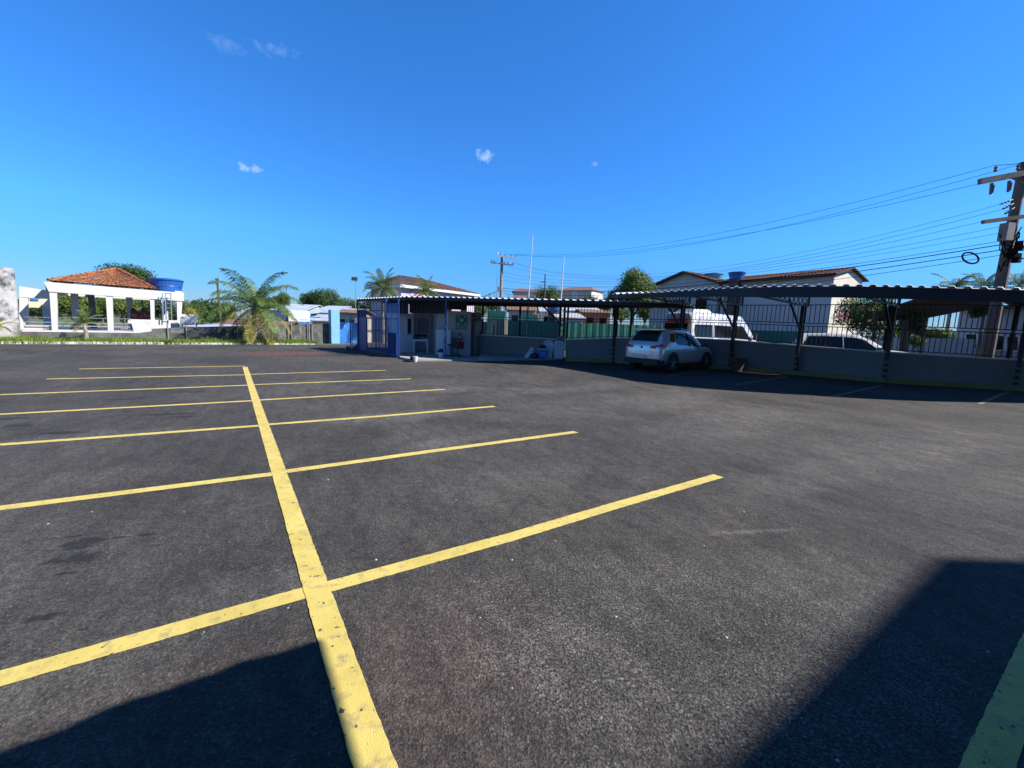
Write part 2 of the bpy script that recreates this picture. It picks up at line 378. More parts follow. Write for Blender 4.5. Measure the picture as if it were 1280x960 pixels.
# ------------------------------------------------------------------ ground
def sheet(name, xs, ys, zf, m):
    b = MB(); nx, ny = len(xs), len(ys)
    b.v = [Vector((x, y, zf(x, y))) for y in ys for x in xs]
    b.f = [(j*nx+i, j*nx+i+1, (j+1)*nx+i+1, (j+1)*nx+i) for j in range(ny-1) for i in range(nx-1)]
    return struct(b.build(name, m, origin=(0, 0, 0), smooth=True, fix=False))
def grad(a, b, n, c, e): # dense middle, sparse out to the horizon
    core = [a+(b-a)*i/n for i in range(n+1)]
    ext = [e*((i/10)**2.2) for i in range(1, 11)]
    return [a-x for x in ext[::-1]]+core+[b+x for x in ext]
earth = mat('earth', (.10, .095, .06), .95, var=.3, scale=.2, col2=(.07, .10, .035))
sheet('ground', grad(-60, 60, 60, 0, 2500), grad(-30, 90, 60, 0, 2500), lambda x, y: H(x, y)-.05, earth)
# the lot's asphalt: grid along the far kerb
b = MB(); ns, nt_ = 90, 70
for j in range(nt_+1):
    for i in range(ns+1):
        s_ = -40+90*i/ns; t_ = -62+62*j/nt_
        P = K0+KD*s_+KN*t_; b.v.append(Vector((P.x, P.y, H(P.x, P.y))))
b.f = [(j*(ns+1)+i, j*(ns+1)+i+1, (j+1)*(ns+1)+i+1, (j+1)*(ns+1)+i) for j in range(nt_) for i in range(ns)]
struct(b.build('parking_pavement', asph, origin=(0, 0, 0), fix=False))

def strip(b, pts, w, dz=.006, step=.25, jit=.004, skip=None):
    pts = [Vector((p[0], p[1])) for p in pts]; path = []
    for a, c in zip(pts, pts[1:]):
        n = max(1, int((c-a).length/step)); path += [a+(c-a)*i/n for i in range(n)]
    path.append(pts[-1]); k = len(b.v)
    for i, p in enumerate(path):
        d = (path[min(i+1, len(path)-1)]-path[max(i-1, 0)]).normalized(); n = Vector((-d.y, d.x))
        for s_ in (-1, 1):
            q = p+n*s_*(w/2+random.uniform(-jit, jit)); b.v.append(Vector((q.x, q.y, H(q.x, q.y)+dz)))
    for i in range(len(path)-1): b.f.append((k+2*i, k+2*i+1, k+2*i+3, k+2*i+2))
def gp(v, w_): P = GV*v+GW*w_; return (P.x, P.y)
vs = [.17, 2.71, 5.17, 7.64, 10.13, 12.45, 15.0, 17.33]
b = MB()
strip(b, [gp(-2.5, .39), gp(3, .392), gp(8, .40), gp(17.12, .415)], .142, .0065, .035, .0028)
struct(b.build('yellow_centre_line', roadyellow, origin=(0, 0, 0), fix=False))
b = MB()
def crossline(pts, w_=.125): strip(b, pts, w_, .003, .035, .0028)
gg = lambda px, py: tuple(G(px, py)[:2])
def ext(p, q, l):  # extend q away from p
    p, q = Vector(p), Vector(q); return tuple(q+(q-p).normalized()*l)
a0 = gg(392, 738); e0 = gg(0, 848.5)
crossline([a0, e0, ext(a0, e0, 2.7)]); crossline([gg(402, 736), gg(640, 671), gg(770, 632), gg(898, 595)])
a0 = gg(346, 592); e0 = gg(0, 635.3); crossline([a0, e0, ext(a0, e0, 2.1)]); crossline([gg(350, 590.5), gg(540, 564), gg(720, 540)])
a0 = gg(327, 532); e0 = gg(0, 556); crossline([a0, e0, ext(a0, e0, 1.4)]); crossline([gg(331, 531), gg(480, 520), gg(618, 508)])
a0 = gg(316, 501); e0 = gg(0, 518); crossline([a0, e0, ext(a0, e0, .8)]); crossline([gg(318, 500.5), gg(440, 493.5), gg(556, 486.8)])
crossline([gg(312, 481.5), gg(0, 493.5)]); crossline([gg(314, 481), gg(514, 473.6)])
crossline([gg(308, 468.5), gg(58, 473.8)]); crossline([gg(310, 468), gg(482, 463)])
crossline([gg(306, 457.6), gg(99, 461.2)])
crossline([gp(.17, .33), gp(.17, -3.7)]); crossline([gp(.17, .46), gp(.19, 4.85)])
struct(b.build('yellow_bay_lines', roadyellow, origin=(0, 0, 0), fix=False))
b = MB()
for p, q, w_ in (((837, 470), (876, 461.5), .1), ((921, 481), (984, 470.5), .1), ((1042, 495.5), (1104, 481.5), .1), ((1225, 505), (1262, 489.5), .1), ((715, 455.5), (757, 452.5), .1)):
    strip(b, [gg(*p), gg(*q)], w_, .004)
struct(b.build('shaded_bay_lines', shadedyellow, origin=(0, 0, 0), fix=False))

# loose pebbles and litter flecks on the near asphalt
b = MB()
for (px, py) in ((694, 676), (838, 703), (858, 720), (913, 592), (908, 797), (1047, 951), (1235, 815), (640, 700), (410, 600), (570, 625), (360, 760), (770, 771), (600, 772), (880, 682), (990, 660), (60, 655), (115, 640), (230, 640), (470, 700), (255, 790), (930, 640), (700, 560), (640, 860)):
    P = G(px, py); s_ = random.uniform(.004, .010)
    b.lathe(up(P, -.002), [(s_*.6, 0), (s_, s_*.4), (s_*.5, s_*.8)], 6)
tag(b.build('pebbles', mat('pebble', (.36, .35, .32), .8), fix=False), 'scattered pale pebbles on the open asphalt', 'pebbles', kind='stuff')

# ------------------------------------------------------------------ left edge: kerb, grass strip, walls
b = MB(); s_ = -25
while s_ < 14.2:
    l = random.uniform(.9, 1.1)
    if random.random() > .06:
        P = K0+KD*(s_+l/2)+KN*.08; h = .13+random.uniform(-.02, .02)
        b.box((P.x, P.y, H(P.x, P.y)+h/2-.02), (l-.03, .14, h), math.pi/2-R(49))
    s_ += l
struct(b.build('left_kerb', mat('kerb_white', (.48, .48, .43), .85, var=.1, scale=2, dirt=((.12, .12, .09), 2.4, .55, .1)), origin=(0, 0, 0)))
b = MB()
for i in range(80):
    for j in range(5):
        s_, q = -25+39.5*i/79, .16+2.3*j/4; P = K0+KD*s_+KN*q; b.v.append(Vector((P.x, P.y, .05+.05*noise.noise(Vector((s_, q, 0))))))
b.f = [(i*5+j, (i+1)*5+j, (i+1)*5+j+1, i*5+j+1) for i in range(79) for j in range(4)]
struct(b.build('verge', mat('verge_soil', (.05, .08, .015), .95, var=.3, scale=2, col2=(.09, .13, .025)), origin=(0, 0, 0), fix=False))
b = MB()
for i in range(30000):
    s_, q = random.uniform(-8, 14.4), random.uniform(-.06, 2.3)
    den = noise.noise(Vector((s_*.55, q*.9, 3)))*.5+.5
    if random.random() > den*1.35: continue
    P = K0+KD*s_+KN*q; h = random.uniform(.12, .30)+.36*max(0, den-.5)*random.random()*2.4
    a = random.uniform(0, 6.28); dx = Vector((math.cos(a), math.sin(a), 0))*random.uniform(.010, .022); ln = Vector((random.gauss(0, .07), random.gauss(0, .07), 0))
    p = Vector((P.x, P.y, .04)); b.v += [p-dx, p+dx, p+ln+Vector((0, 0, h))]; k = len(b.v); b.f.append((k-3, k-2, k-1))
tag(b.build('grass', grassm, origin=(-20, 25, 0), fix=False), 'bright green weeds along the far kerb', 'grass', kind='stuff')

WL = lambda px, q=2.45: onpl(px, 420, V(Vector((*(K0+KN*q), 0)), 0), R(49))   # a point on the wall line behind the verge
def walljoin(p, q, z0, z1a, z1b, th=.16):
    p, q = Vector((p.x, p.y, 0)), Vector((q.x, q.y, 0)); d = (q-p).normalized(); n = Vector((-d.y, d.x, 0))*th
    b = MB(); b.hexa([V(p, z0), V(q, z0), V(q+n, z0), V(p+n, z0)], [V(p, z1a), V(q, z1b), V(q+n, z1b), V(p+n, z1a)]); return b
wa, wb_, wc, wd = WL(-60), WL(190), WL(227), WL(411)
wl = thing('boundary_wall', 'low dark weathered block wall behind the grass verge and coconut palm', 'wall', V(wb_, 0))
for p, q, z1, z2 in ((wa, wb_, zat(-60, 413.5, wa), zat(190, 416.5, wb_)), (wb_, wc, zat(190, 411, wb_), zat(227, 409.5, wc)), (wc, wd, zat(227, 409.3, wc), zat(411, 403, wd)-.1)):
    walljoin(p, q, -.5, z1, z2).build('wall_panel', darkblock, wl)
for px in [210, 233, 297, 318, 340, 360, 386.5, 390]:
    P = WL(px, 2.38); MB().beam(V(P, 0), V(P, zat(px, 401 if px > 380 else 404, P)), .05).build('post', polegrey, wl)
b = MB()
for k, yy in enumerate((403.5, 405.5)):
    pts = [V(WL(px, 2.38), zat(px, yy+(.5 if px < 360 else 0), WL(px, 2.38))) for px in (233, 297, 340, 386)]
    b.tube(pts, .006, 4)
b.build('wire', wirem, wl)
# blue gate pillar and blue wall beside it
p0 = G(411, 428.5); p0 = onpl(418, 428, V(WL(411, 2.2), 0), R(49))
pl = MB().box((p0.x, p0.y, (zat(418, 387.5, p0))/2), (.62, .62, zat(418, 387.5, p0)), math.pi/2-R(49))
pc = pl.build('gate_pillar', skyblue); tag(pc, 'pale blue square pillar at the end of the dark block wall', 'pillar')
pa, pb = onpl(425, 425, V(WL(411, 2.6), 0), R(49)), onpl(452, 425, V(WL(411, 2.6), 0), R(49))
tag(walljoin(pa, pb, 0, zat(430, 403, pa), zat(430, 403, pa)).build('blue_wall', midblue), 'bright blue patchy wall between the pale pillar and blue gate', 'wall')

# sign boards on the wall
def board(px0, y0, px1, y1, q, label, marks):
    A0 = V(WL(px0, q), 0); z1, z0 = zat(px0, y0, A0), zat(px0, y1, A0); A1 = V(WL(px1, q), 0)
    t = thing('sign_board', label, 'sign', V(A0.lerp(A1, .5), z0)); d = (A1-A0).normalized(); n = Vector((-d.y, d.x, 0))
    MB().hexa([V(A0, z0), V(A1, z0), V(A1+n*.04, z0), V(A0+n*.04, z0)], [V(A0, z1), V(A1, z1), V(A1+n*.04, z1), V(A0+n*.04, z1)]).build('panel', cleanwhite, t)
    for k in (.12, .88):
        P = A0.lerp(A1, k)+n*.07; MB().beam(V(P, 0), V(P, z1-.05), .05).build('post', polegrey, t)
    w_ = (A1-A0).length; h = z1-z0
    for (u0, u1, v, th, mm) in marks:
        a, c = A0+d*w_*u0-n*.004, A0+d*w_*u1-n*.004
        MB().hexa([V(a, z0+h*v), V(c, z0+h*v), V(c+n*.003, z0+h*v), V(a+n*.003, z0+h*v)], [V(a, z0+h*(v+th)), V(c, z0+h*(v+th)), V(c+n*.003, z0+h*(v+th)), V(a+n*.003, z0+h*(v+th))]).build('lettering', mm, t)
    return t
palegreen = mat('pale_green', (.35, .55, .35), .5); greytxt = mat('sign_grey', (.45, .52, .50), .5)
board(361.5, 387.5, 388, 401.5, 2.3, 'white sign board with green mark standing right of the coconut palm', [(.06, .11, .62, .16, palegreen), (.12, .18, .7, .1, palegreen), (.25, .85, .68, .05, greytxt), (.35, .9, .5, .05, greytxt), (.22, .8, .34, .05, greytxt), (.5, .92, .16, .05, orange)])
board(226, 392.5, 249, 405, 2.6, 'white sign board beside the right corner of the white pavilion', [(.2, .8, .6, .05, greytxt), (.15, .85, .4, .05, greytxt), (.3, .8, .2, .05, greytxt)])

# ------------------------------------------------------------------ white pavilion
F0 = A(54, 352, 23.6); F1 = A(230, 366, 27.6); FAZ = math.atan2(F1.x-F0.x, F1.y-F0.y)
fd = Vector((math.sin(FAZ), math.cos(FAZ), 0)); fn = Vector((-fd.y, fd.x, 0))
FP = lambda px, py, back=0.0: onpl(px, py, F0, FAZ)+fn*back
pv = thing('pavilion', 'white open pavilion with orange tiled hip roof at the far left', 'pavilion', V(FP(140, 415), 0))
def facebox(pts, th, back=0.0):
    f = [FP(x, y, back) for x, y in pts]; return MB().hexa(f, [p+fn*th for p in f])
facebox([(54.5, 352), (230, 366), (230, 376.5), (61, 364.5)], .45).build('beam', white, pv)
for pts in ([(61.5, 364), (71, 365), (71.5, 414.5), (65, 414.5)], [(132, 369), (140.5, 369.7), (142, 413), (135, 413)], [(187.5, 373), (193, 373.5), (193.5, 410), (189, 410)], [(221, 375.5), (228, 376), (226.5, 405), (222, 407)]):
    facebox(pts, .40, .04).build('column', white, pv)
facebox([(28, 412.5), (168, 414.3), (168, 417.3), (28, 415.5)], 7, -.15).build('floor_slab', white, pv)
facebox([(163, 399), (223.5, 400.5), (225, 409), (168, 417)], .14, -.05).build('parapet', white, pv)
facebox([(29, 406.5), (66, 407.5), (66, 412.8), (29, 412)], .12, .2).build('parapet', oldwhite, pv)
b = MB()
for yy in (396.3, 402.3, 406.2):
    b.tube([FP(29, yy, .1), FP(163, yy+2.6, .1)], .025, 6)
for px in range(144, 164, 2): b.tube([FP(px, 406, .1), FP(px, 414, .1)], .012, 5)
b.build('railing', chrome, pv)
# rear and inner columns, side beam, back parapet
for px, yt, yb, bk in ((83.5, 368, 404, 5.0), (104.5, 369, 396, 7.0), (162, 373, 402, 5.0), (213, 376, 398, 6.5), (35, 366, 404, 6.5)):
    f = FP(px, 390, bk); zt = FP(px, 365, 0).z+.2
    MB().box((f.x, f.y, zt/2), (.34, .34, zt), math.pi/2-FAZ).build('column', white if px != 104.5 else greywall, pv)
zt = FP(61, 358, 0).z
e0_, e1_ = FP(61, 358, 0), FP(224, 370, 0)
for a_, c_ in ((e0_+fn*.46, e0_+fn*7), (e1_+fn*.46, e1_+fn*7), (e0_+fn*7.2, e1_+fn*7.2)):
    MB().beam(V(a_, zt-.02), V(c_, zt-.02), .35, .5).build('beam', white, pv)
# left wing: lower beam running off behind the weathered wall
WNG = F0+fn*1.5
MB().hexa([onpl(24, 357.5, WNG, FAZ), onpl(62, 363.5, WNG, FAZ), onpl(62, 374, WNG, FAZ), onpl(24, 371, WNG, FAZ)], [p+fn*.3 for p in (onpl(24, 357.5, WNG, FAZ), onpl(62, 363.5, WNG, FAZ), onpl(62, 374, WNG, FAZ), onpl(24, 371, WNG, FAZ))]).build('wing_beam', white, pv)
MB().hexa([onpl(24, 368, WNG+fn*.02, FAZ), onpl(35, 368, WNG+fn*.02, FAZ), onpl(35, 412, WNG+fn*.02, FAZ), onpl(24, 412, WNG+fn*.02, FAZ)], [p+fn*.25 for p in (onpl(24, 368, WNG, FAZ), onpl(35, 368, WNG, FAZ), onpl(35, 412, WNG, FAZ), onpl(24, 412, WNG, FAZ))]).build('wing_wall', white, pv)
WK = F0+fn*6
MB().hexa([onpl(36, 373, WK, FAZ), onpl(52, 374, WK, FAZ), onpl(52, 385, WK, FAZ), onpl(36, 384, WK, FAZ)], [p+fn*.2 for p in (onpl(36, 373, WK, FAZ), onpl(52, 374, WK, FAZ), onpl(52, 385, WK, FAZ), onpl(36, 384, WK, FAZ))]).build('window_panel', sand, pv)
MB().hexa([onpl(38, 372.5, WK-fn*.05, FAZ), onpl(48, 373.2, WK-fn*.05, FAZ), onpl(48, 376, WK-fn*.05, FAZ), onpl(38, 375.6, WK-fn*.05, FAZ)], [p for p in (onpl(38, 372.5, WK-fn*.01, FAZ), onpl(48, 373.2, WK-fn*.01, FAZ), onpl(48, 376, WK-fn*.01, FAZ), onpl(38, 375.6, WK-fn*.01, FAZ))]).build('awning', midblue, pv)
# hip roof with rows of tiles
def tiled_face(b, a, c, top0, top1, pitch=.20, rows=12, amp=.035):
    n = max(2, int((c-a).length/pitch)); nrm = (c-a).cross(top0-a).normalized()
    if nrm.z < 0: nrm = -nrm
    sub = 4
    for r in range(rows):
        t0, t1 = r/rows, (r+1)/rows; k = len(b.v)
        for t, lift in ((t0, .03), (t1, 0.0)):
            L0, L1 = a.lerp(top0, t), c.lerp(top1, t)
            for i in range(n*sub+1):
                u = i/(n*sub); off = amp*abs(math.sin(u*n*math.pi))
                b.v.append(L0.lerp(L1, u)+nrm*(off+lift))
        m_ = n*sub+1
        for i in range(m_-1): b.f.append((k+i, k+i+1, k+m_+i+1, k+m_+i))
el, er = FP(60, 351, -.05), FP(194, 361.2, -.05)
w6 = fn*6.5; apex = FP(146, 337, 0)*1.0; apA = onpl(146, 337, F0+fn*3.2, FAZ)
b = MB(); tiled_face(b, el, er, apA-fd*.3, apA+fd*.3); tiled_face(b, er, er+w6, apA+fd*.3, apA+fd*.3); tiled_face(b, er+w6, el+w6, apA+fd*.3, apA-fd*.3); tiled_face(b, el+w6, el, apA-fd*.3, apA-fd*.3)
b.build('roof', tile, pv, smooth=False, fix=False)
b = MB()
for p in (el, er, er+w6, el+w6):
    q_ = apA+Vector((0, 0, .03))
    n = 16
    for i in range(n): b.tube([p.lerp(q_, i/n)+Vector((0, 0, .06)), p.lerp(q_, (i+1)/n)+Vector((0, 0, .03))], .075, 6)
b.build('ridge_tiles', tile, pv)
# ladder leaning on its right bay
ld0 = [FP(202.5, 399, -.35), FP(206, 401, -.35)]
lt = thing('ladder', 'thin pale ladder frame against the right bay of the pavilion', 'ladder', FP(208, 400, -.3))
b = MB()
for x in (203, 206.5, 213.5): b.tube([FP(x+.8, 400, -.3), FP(x-.3, 366.5, -.25)], .03, 6)
b.build('rail', chrome, lt)
for k in range(6): MB().tube([FP(206.5, 367+6*k, -.27), FP(213.5, 367.5+6*k, -.27)], .022, 5).build('rung', chrome, lt)
# things inside the pavilion
t = thing('water_tank', 'wide dark blue water tank on the pavilion roof edge', 'water tank', FP(209, 364, 1.2))
c = FP(210.5, 364.5, 1.4); r = .88; zt_ = zat(210, 350, c)-c.z
MB().lathe(c, [(r*.84, 0), (r*.9, zt_*.45), (r*.93, zt_*.46), (r*.92, zt_*.5), (r, zt_*.93), (r*1.05, zt_*.94), (r*1.05, zt_)], 28).build('body', tankblue, t, smooth=False)
MB().lathe(up(c, zt_+.002), [(r*1.03, 0), (r*.8, .06), (r*.2, .11)], 28).build('lid', tankblue, t)
cl = MB(); P = FP(178, 400, 3.0)
zc = P.z-.1
for i in range(26):
    cl.tube([P+fd*(-.55+.043*i)+Vector((0, 0, -.1)), P+fd*(-.5+.038*i)+Vector((0, 0, .62+.12*math.sin(i*.5)))], .035, 5)
tag(cl.build('cloth_bundle', mat('maroon_cloth', (.16, .05, .055), .9, var=.3, scale=5, dirt=((.45, .22, .22), 3, .5, .1)), smooth=True), 'maroon cloth draped in the pavilion behind the white parapet', 'cloth')
# weathered wall at the photo's left edge
w0, w1 = onpl(-40, 410, F0-fn*1.3, FAZ), onpl(24, 410, F0-fn*1.3, FAZ)
b = walljoin(w0, w1, -.5, zat(22, 335.5, w1)+.0, zat(22, 336, w1), .35); ww = b.build('weathered_wall', oldwhite, origin=V(w1, 0))
tag(ww, 'tall mould-stained white wall at the left edge of the photo', 'wall')

# ------------------------------------------------------------------ plants
def crown_mb(blobs, n, ls, seed=0, flat=.5):
    rnd = random.Random(seed); b = MB()
    tot = sum(r[1].x*r[1].y*r[1].z for r in blobs)**.5 if False else sum(max(r[1])**2 for r in blobs)
    for c, r in blobs:
        k = int(n*max(r)**2/tot)
        for i in range(k):
            while True:
                d = Vector((rnd.gauss(0, 1), rnd.gauss(0, 1), rnd.gauss(0, 1))).normalized()
                if d.z > -.75: break
            rr = (rnd.random()**.35)
            wob = 1+.35*noise.noise(d*2.2+Vector(c)*1.7)
            p = Vector(c)+Vector((d.x*r[0], d.y*r[1], d.z*r[2]))*rr*wob
            s_ = ls*rnd.uniform(.6, 1.3)
            nn = (d+Vector((rnd.gauss(0, .6), rnd.gauss(0, .6), rnd.gauss(.3, .6)))).normalized()
            a = nn.orthogonal().normalized(); a.rotate(__import__('mathutils').Quaternion(nn, rnd.uniform(0, 6.28))); c2 = nn.cross(a)
            b.v += [p-a*s_*.5, p+c2*s_*.28, p+a*s_*.5+nn*s_*.1, p-c2*s_*.28]; q = len(b.v); b.f.append((q-4, q-3, q-2, q-1))
    return b
def blobset(r, h, k, seed):
    rnd = random.Random(seed); out = [((0, 0, h*.55), Vector((r*.72, r*.72, h*.42)))]
    for i in range(k):
        a = rnd.uniform(0, 6.28); d = r*rnd.uniform(.35, .72); z = h*rnd.uniform(.3, .8)
        rr = r*rnd.uniform(.28, .46)
        out.append(((math.cos(a)*d*(1.15-z/h*.5), math.sin(a)*d*(1.15-z/h*.5), z), Vector((rr, rr, rr*.8))))
    return out
TP = {}
def tree_proto(key, leaf, k=9, n=3600, ls=.10):     # unit radius and unit crown height, trunk 1 below
    e = bpy.data.objects.new('tree', None)
    hd = crown_mb(blobset(1, 1.0, k, key), n, ls, key); 
    me = hd.build('crown', leaf, None, local=True, fix=False)
    b = MB(); rnd = random.Random(key)
    b.tube([(0, 0, -1), (.02, 0, -.4), (0, .02, .2)], .09, 8, .05)
    for i in range(6):
        a = i*1.05+rnd.random(); b.tube([(0, 0, 0), (math.cos(a)*.25, math.sin(a)*.25, .25), (math.cos(a)*.55, math.sin(a)*.55, .55)], .04, 5, .012)
    tr = b.build('trunk', bark, None, local=True)
    TP[key] = (me.data, tr.data); bpy.data.objects.remove(me); bpy.data.objects.remove(tr); bpy.data.objects.remove(e)
for key, leaf, k, n, ls in ((1, leafA, 9, 5200, .085), (2, leafB, 9, 4800, .085), (3, leafC, 9, 4600, .09), (4, leafA, 14, 11000, .055), (5, leafB, 12, 8200, .06), (6, leafY, 7, 2200, .10), (9, leafC, 16, 15000, .055), (8, leafA, 9, 3000, .10)):
    tree_proto(key, leaf, k, n, ls)
def tree(px, ybot, ytop, halfw, Y, key, label, group=None, base=None, cat='tree', name='tree'):
    c0 = A(px, ybot, Y); c1 = A(px, ytop, Y); h = c1.z-c0.z; r = halfw*Y/FOC*1.1
    gz = base if base is not None else H(c0.x, c0.y)-.1
    e = thing(name, label, cat, Vector((c0.x, c0.y, gz)), random.uniform(0, 6.28), group)
    o = bpy.data.objects.new('crown', TP[key][0]); C.objects.link(o); o.parent = e; o.location.z = c0.z-gz; o.scale = (r, r, h)
    o = bpy.data.objects.new('trunk', TP[key][1]); C.objects.link(o); o.parent = e; o.location.z = c0.z-gz; o.scale = (r*.9, r*.9, max(.5, c0.z-gz))
    return e
# far left: behind the pavilion
tree(163, 372, 331.5, 36, 58, 4, 'dense dark domed tree rising behind the tiled pavilion roof')
for px, yb, yt, hw, Y, k, lab in (
    (12, 400, 372, 18, 60, 1, 'dark tree low behind the stained white wall'),
    (92, 398, 366, 26, 40, 3, 'bright green tree seen through the left bay of the pavilion'),
    (128, 400, 368, 20, 44, 2, 'mid green tree seen through the middle bay of the pavilion'),
    (155, 398, 372, 20, 38, 3, 'light green bushy tree seen beside the pavilion middle column'),
    (180, 400, 371, 20, 46, 2, 'green tree behind the maroon cloth in the pavilion'),
    (205, 402, 373, 16, 40, 1, 'dark green tree seen behind the ladder frame'),
    (237, 408, 377, 20, 62, 5, 'mid green tree just right of the pavilion corner'),
    (240, 412, 383, 9, 40, 6, 'small yellow-green tree just above the left sign board'),
    (262, 412, 375, 22, 70, 1, 'dark green tree below the leaning street pole'),
    (283, 408, 378, 14, 66, 5, 'green tree between the leaning pole and the coconut palm'),
    (345, 392, 374, 22, 85, 3, 'light green tree low behind the right fronds of the coconut palm'),
    (355, 385, 366, 9, 60, 5, 'slim grey-green tree top right of the coconut palm'),
    (385, 396, 365, 13, 95, 1, 'small round dark tree on the left of the far clump'),
    (406, 398, 361.5, 20, 95, 4, 'broad dark green tree, tallest of the far clump'),
    (420, 395, 371, 10, 70, 8, 'sparse dark tree before the far clump'),
    (436, 398, 372, 14, 80, 2, 'mid green tree left of the gatehouse roof'),
    (450, 400, 376, 10, 60, 2, 'green tree seen just above the low blue gate'),
    (472, 400, 370, 14, 60, 3, 'yellow-green tree seen through the upper gate bars'),
    (615, 394, 372, 10, 70, 2, 'green tree below the concrete utility pole'),
    (640, 394, 374, 14, 80, 1, 'dark tree left of the first white mast'),
    (684, 388, 358, 17, 95, 5, 'rounded green tree standing before the apartment blocks'),
    (668, 390, 372, 12, 85, 2, 'low green tree just right of the first white mast'),
    (712, 390, 372, 14, 85, 2, 'low green tree under the second white mast'),
    (738, 394, 369, 16, 80, 8, 'green tree right of the apartment blocks'),
    (757, 394, 373, 12, 70, 3, 'light tree left of the big street tree')):
    tree(px, yb, yt, hw, Y, k, lab)
for px, yb, yt, hw, Y, k, lab in (
    (776, 404, 383, 16, 62, 2, 'low green tree behind the green fence left of the big street tree'),
    (806, 404, 380, 15, 66, 1, 'dark tree behind the green fence under the big street tree'),
    (828, 406, 382, 12, 58, 8, 'dark low tree seen just left of the grey plastered house'),
    (598, 402, 377, 12, 55, 2, 'green tree seen right of the pink house under the canopy'),
    (1122, 432, 404, 18, 48, 1, 'dark distant tree behind the street wall near the bushes'),
    (1160, 436, 412, 20, 50, 2, 'distant green tree low behind the street wall'),
    (1192, 438, 414, 14, 46, 8, 'distant dark tree beside the grey-white house'),
    (62, 404, 380, 22, 62, 1, 'dark tree seen under the left wing of the pavilion'),
    (112, 406, 384, 24, 64, 1, 'dark tree low behind the pavilion middle bay'),
    (172, 408, 384, 24, 66, 2, 'green tree low behind the pavilion right bay'),
    (218, 408, 386, 16, 70, 1, 'dark low tree at the right corner column of the pavilion')):
    tree(px, yb, yt, hw, Y, k, lab)
# big street tree and the bushes across the street
tree(791, 396, 334, 27, 33, 9, 'big bright green tree above the carport between wires and house', base=.2)
tree(769, 395, 357, 15, 34, 2, 'lower green tree beside the big street tree', base=.2)
fl = tree(1082, 430, 366, 34, 23, 5, 'big flowering bush before the cream gable wall', cat='bush', name='flowering_bush', base=.2)
rnd = random.Random(3); fm = None
for i in range(30):
    px, py = (1053+rnd.gauss(0, 3.5), 396+rnd.gauss(0, 4)) if i < 17 else (rnd.uniform(1060, 1110), rnd.uniform(383, 412))
    p = A(px, py, 21.2+rnd.uniform(-.3, .5))
    if fm is None:
        q = MB(); 
        for k in range(5): q.lathe((rnd.uniform(-.05, .05), rnd.uniform(-.05, .05), rnd.uniform(-.04, .04)), [(.008, 0), (.035, .02), (.012, .045)], 5)
        o = q.build('flower', flower, fl, local=True, fix=False); fm = o.data
    else:
        o = bpy.data.objects.new('flower', fm); C.objects.link(o); o.parent = fl
    o.location = Matrix.Rotation(-fl.rotation_euler.z, 3, 'Z') @ (p-fl.location)
tree(1135, 428, 380, 16, 21, 1, 'dark leafy tree seen right of the flowering bush', base=.2)
tree(1168, 432, 409, 20, 26, 2, 'green bush over the street wall right of the dark tree', cat='bush', name='bush', base=.2)
tree(1143, 436, 420, 10, 22, 3, 'small yellow-green bush behind the fence bars', cat='bush', name='bush', base=.2)
tree(1228, 400, 380, 14, 20, 8, 'thin dark creeper beside the leaning utility pole', base=.2)

def frond(b, o, az, el, L_, droop, rnd, lw=.5, nl=46):
    pts = []; d = Vector((math.cos(az)*math.cos(el), math.sin(az)*math.cos(el), math.sin(el))); p = Vector(o); N = 12
    for i in range(N+1):
        pts.append(p.copy()); p = p+d*L_/N; d = (d+Vector((0, 0, -droop/N*(.4+1.4*i/N)))).normalized()
    b.tube(pts, .022, 4, .004)
    for i in range(nl):
        t = .1+.9*i/nl; f = t*N; k = min(N-1, int(f)); q = pts[k].lerp(pts[k+1], f-k); dd = (pts[k+1]-pts[k]).normalized()
        sd = dd.cross(Vector((0, 0, 1))); sd = sd.normalized() if sd.length > .01 else Vector((1, 0, 0))
        ll = lw*L_*.50*math.sin(math.pi*min(1, .12+t*.9))**.6*rnd.uniform(.8, 1.15)
        for s_ in (-1, 1):
            dr = (sd*s_*.8+dd*.55+Vector((0, 0, rnd.uniform(-.1, .25)))).normalized()
            m_ = q+dr*ll*.5; e = m_+(dr+Vector((0, 0, -rnd.uniform(.5, 1.3)))).normalized()*ll*.5
            w_ = dd*.017*L_/2.6*1.3
            b.v += [q-w_*.5, q+w_*.5, m_+w_, m_-w_, e]; j = len(b.v); b.f += [(j-5, j-4, j-3, j-2), (j-2, j-3, j-1)]
def palm(base, top, L_, n, label, seed, name='palm_tree', yel=5, ells=(-.35, 1.35), group=None, r=.13):
    rnd = random.Random(seed); e = thing(name, label, 'palm tree', base, 0, group)
    base, top = Vector(base), Vector(top)
    pts = [base.lerp(top, i/8)+Vector((math.sin(i*.5)*.04, 0, 0)) for i in range(9)]
    b = MB()
    for i in range(8): b.tube([pts[i], pts[i+1]], r*(1.25-.06*i), 9, r*(1.1-.06*i))
    b.build('trunk', trunk, e)
    for i in range(n):
        t = i/(n-1); el = ells[1]+(ells[0]-ells[1])*t+rnd.uniform(-.12, .12); az = i*2.399+rnd.uniform(-.3, .3)
        b = MB(); frond(b, top, az, el, L_*rnd.uniform(.85, 1.1), 1.5+.5*t+rnd.uniform(-.3, .3), rnd)
        b.build('frond', palmB if i >= n-yel else palmA, e, fix=False)
    return e
pb_ = WL(316, 1.1); pt = V(WL(319, 1.1), zat(319, 384, pb_))
palm(V(pb_, 0), pt, 3.35, 27, 'large coconut palm with drooping yellow fronds before the block wall', 13, yel=8, ells=(-.6, 1.25), r=.15)
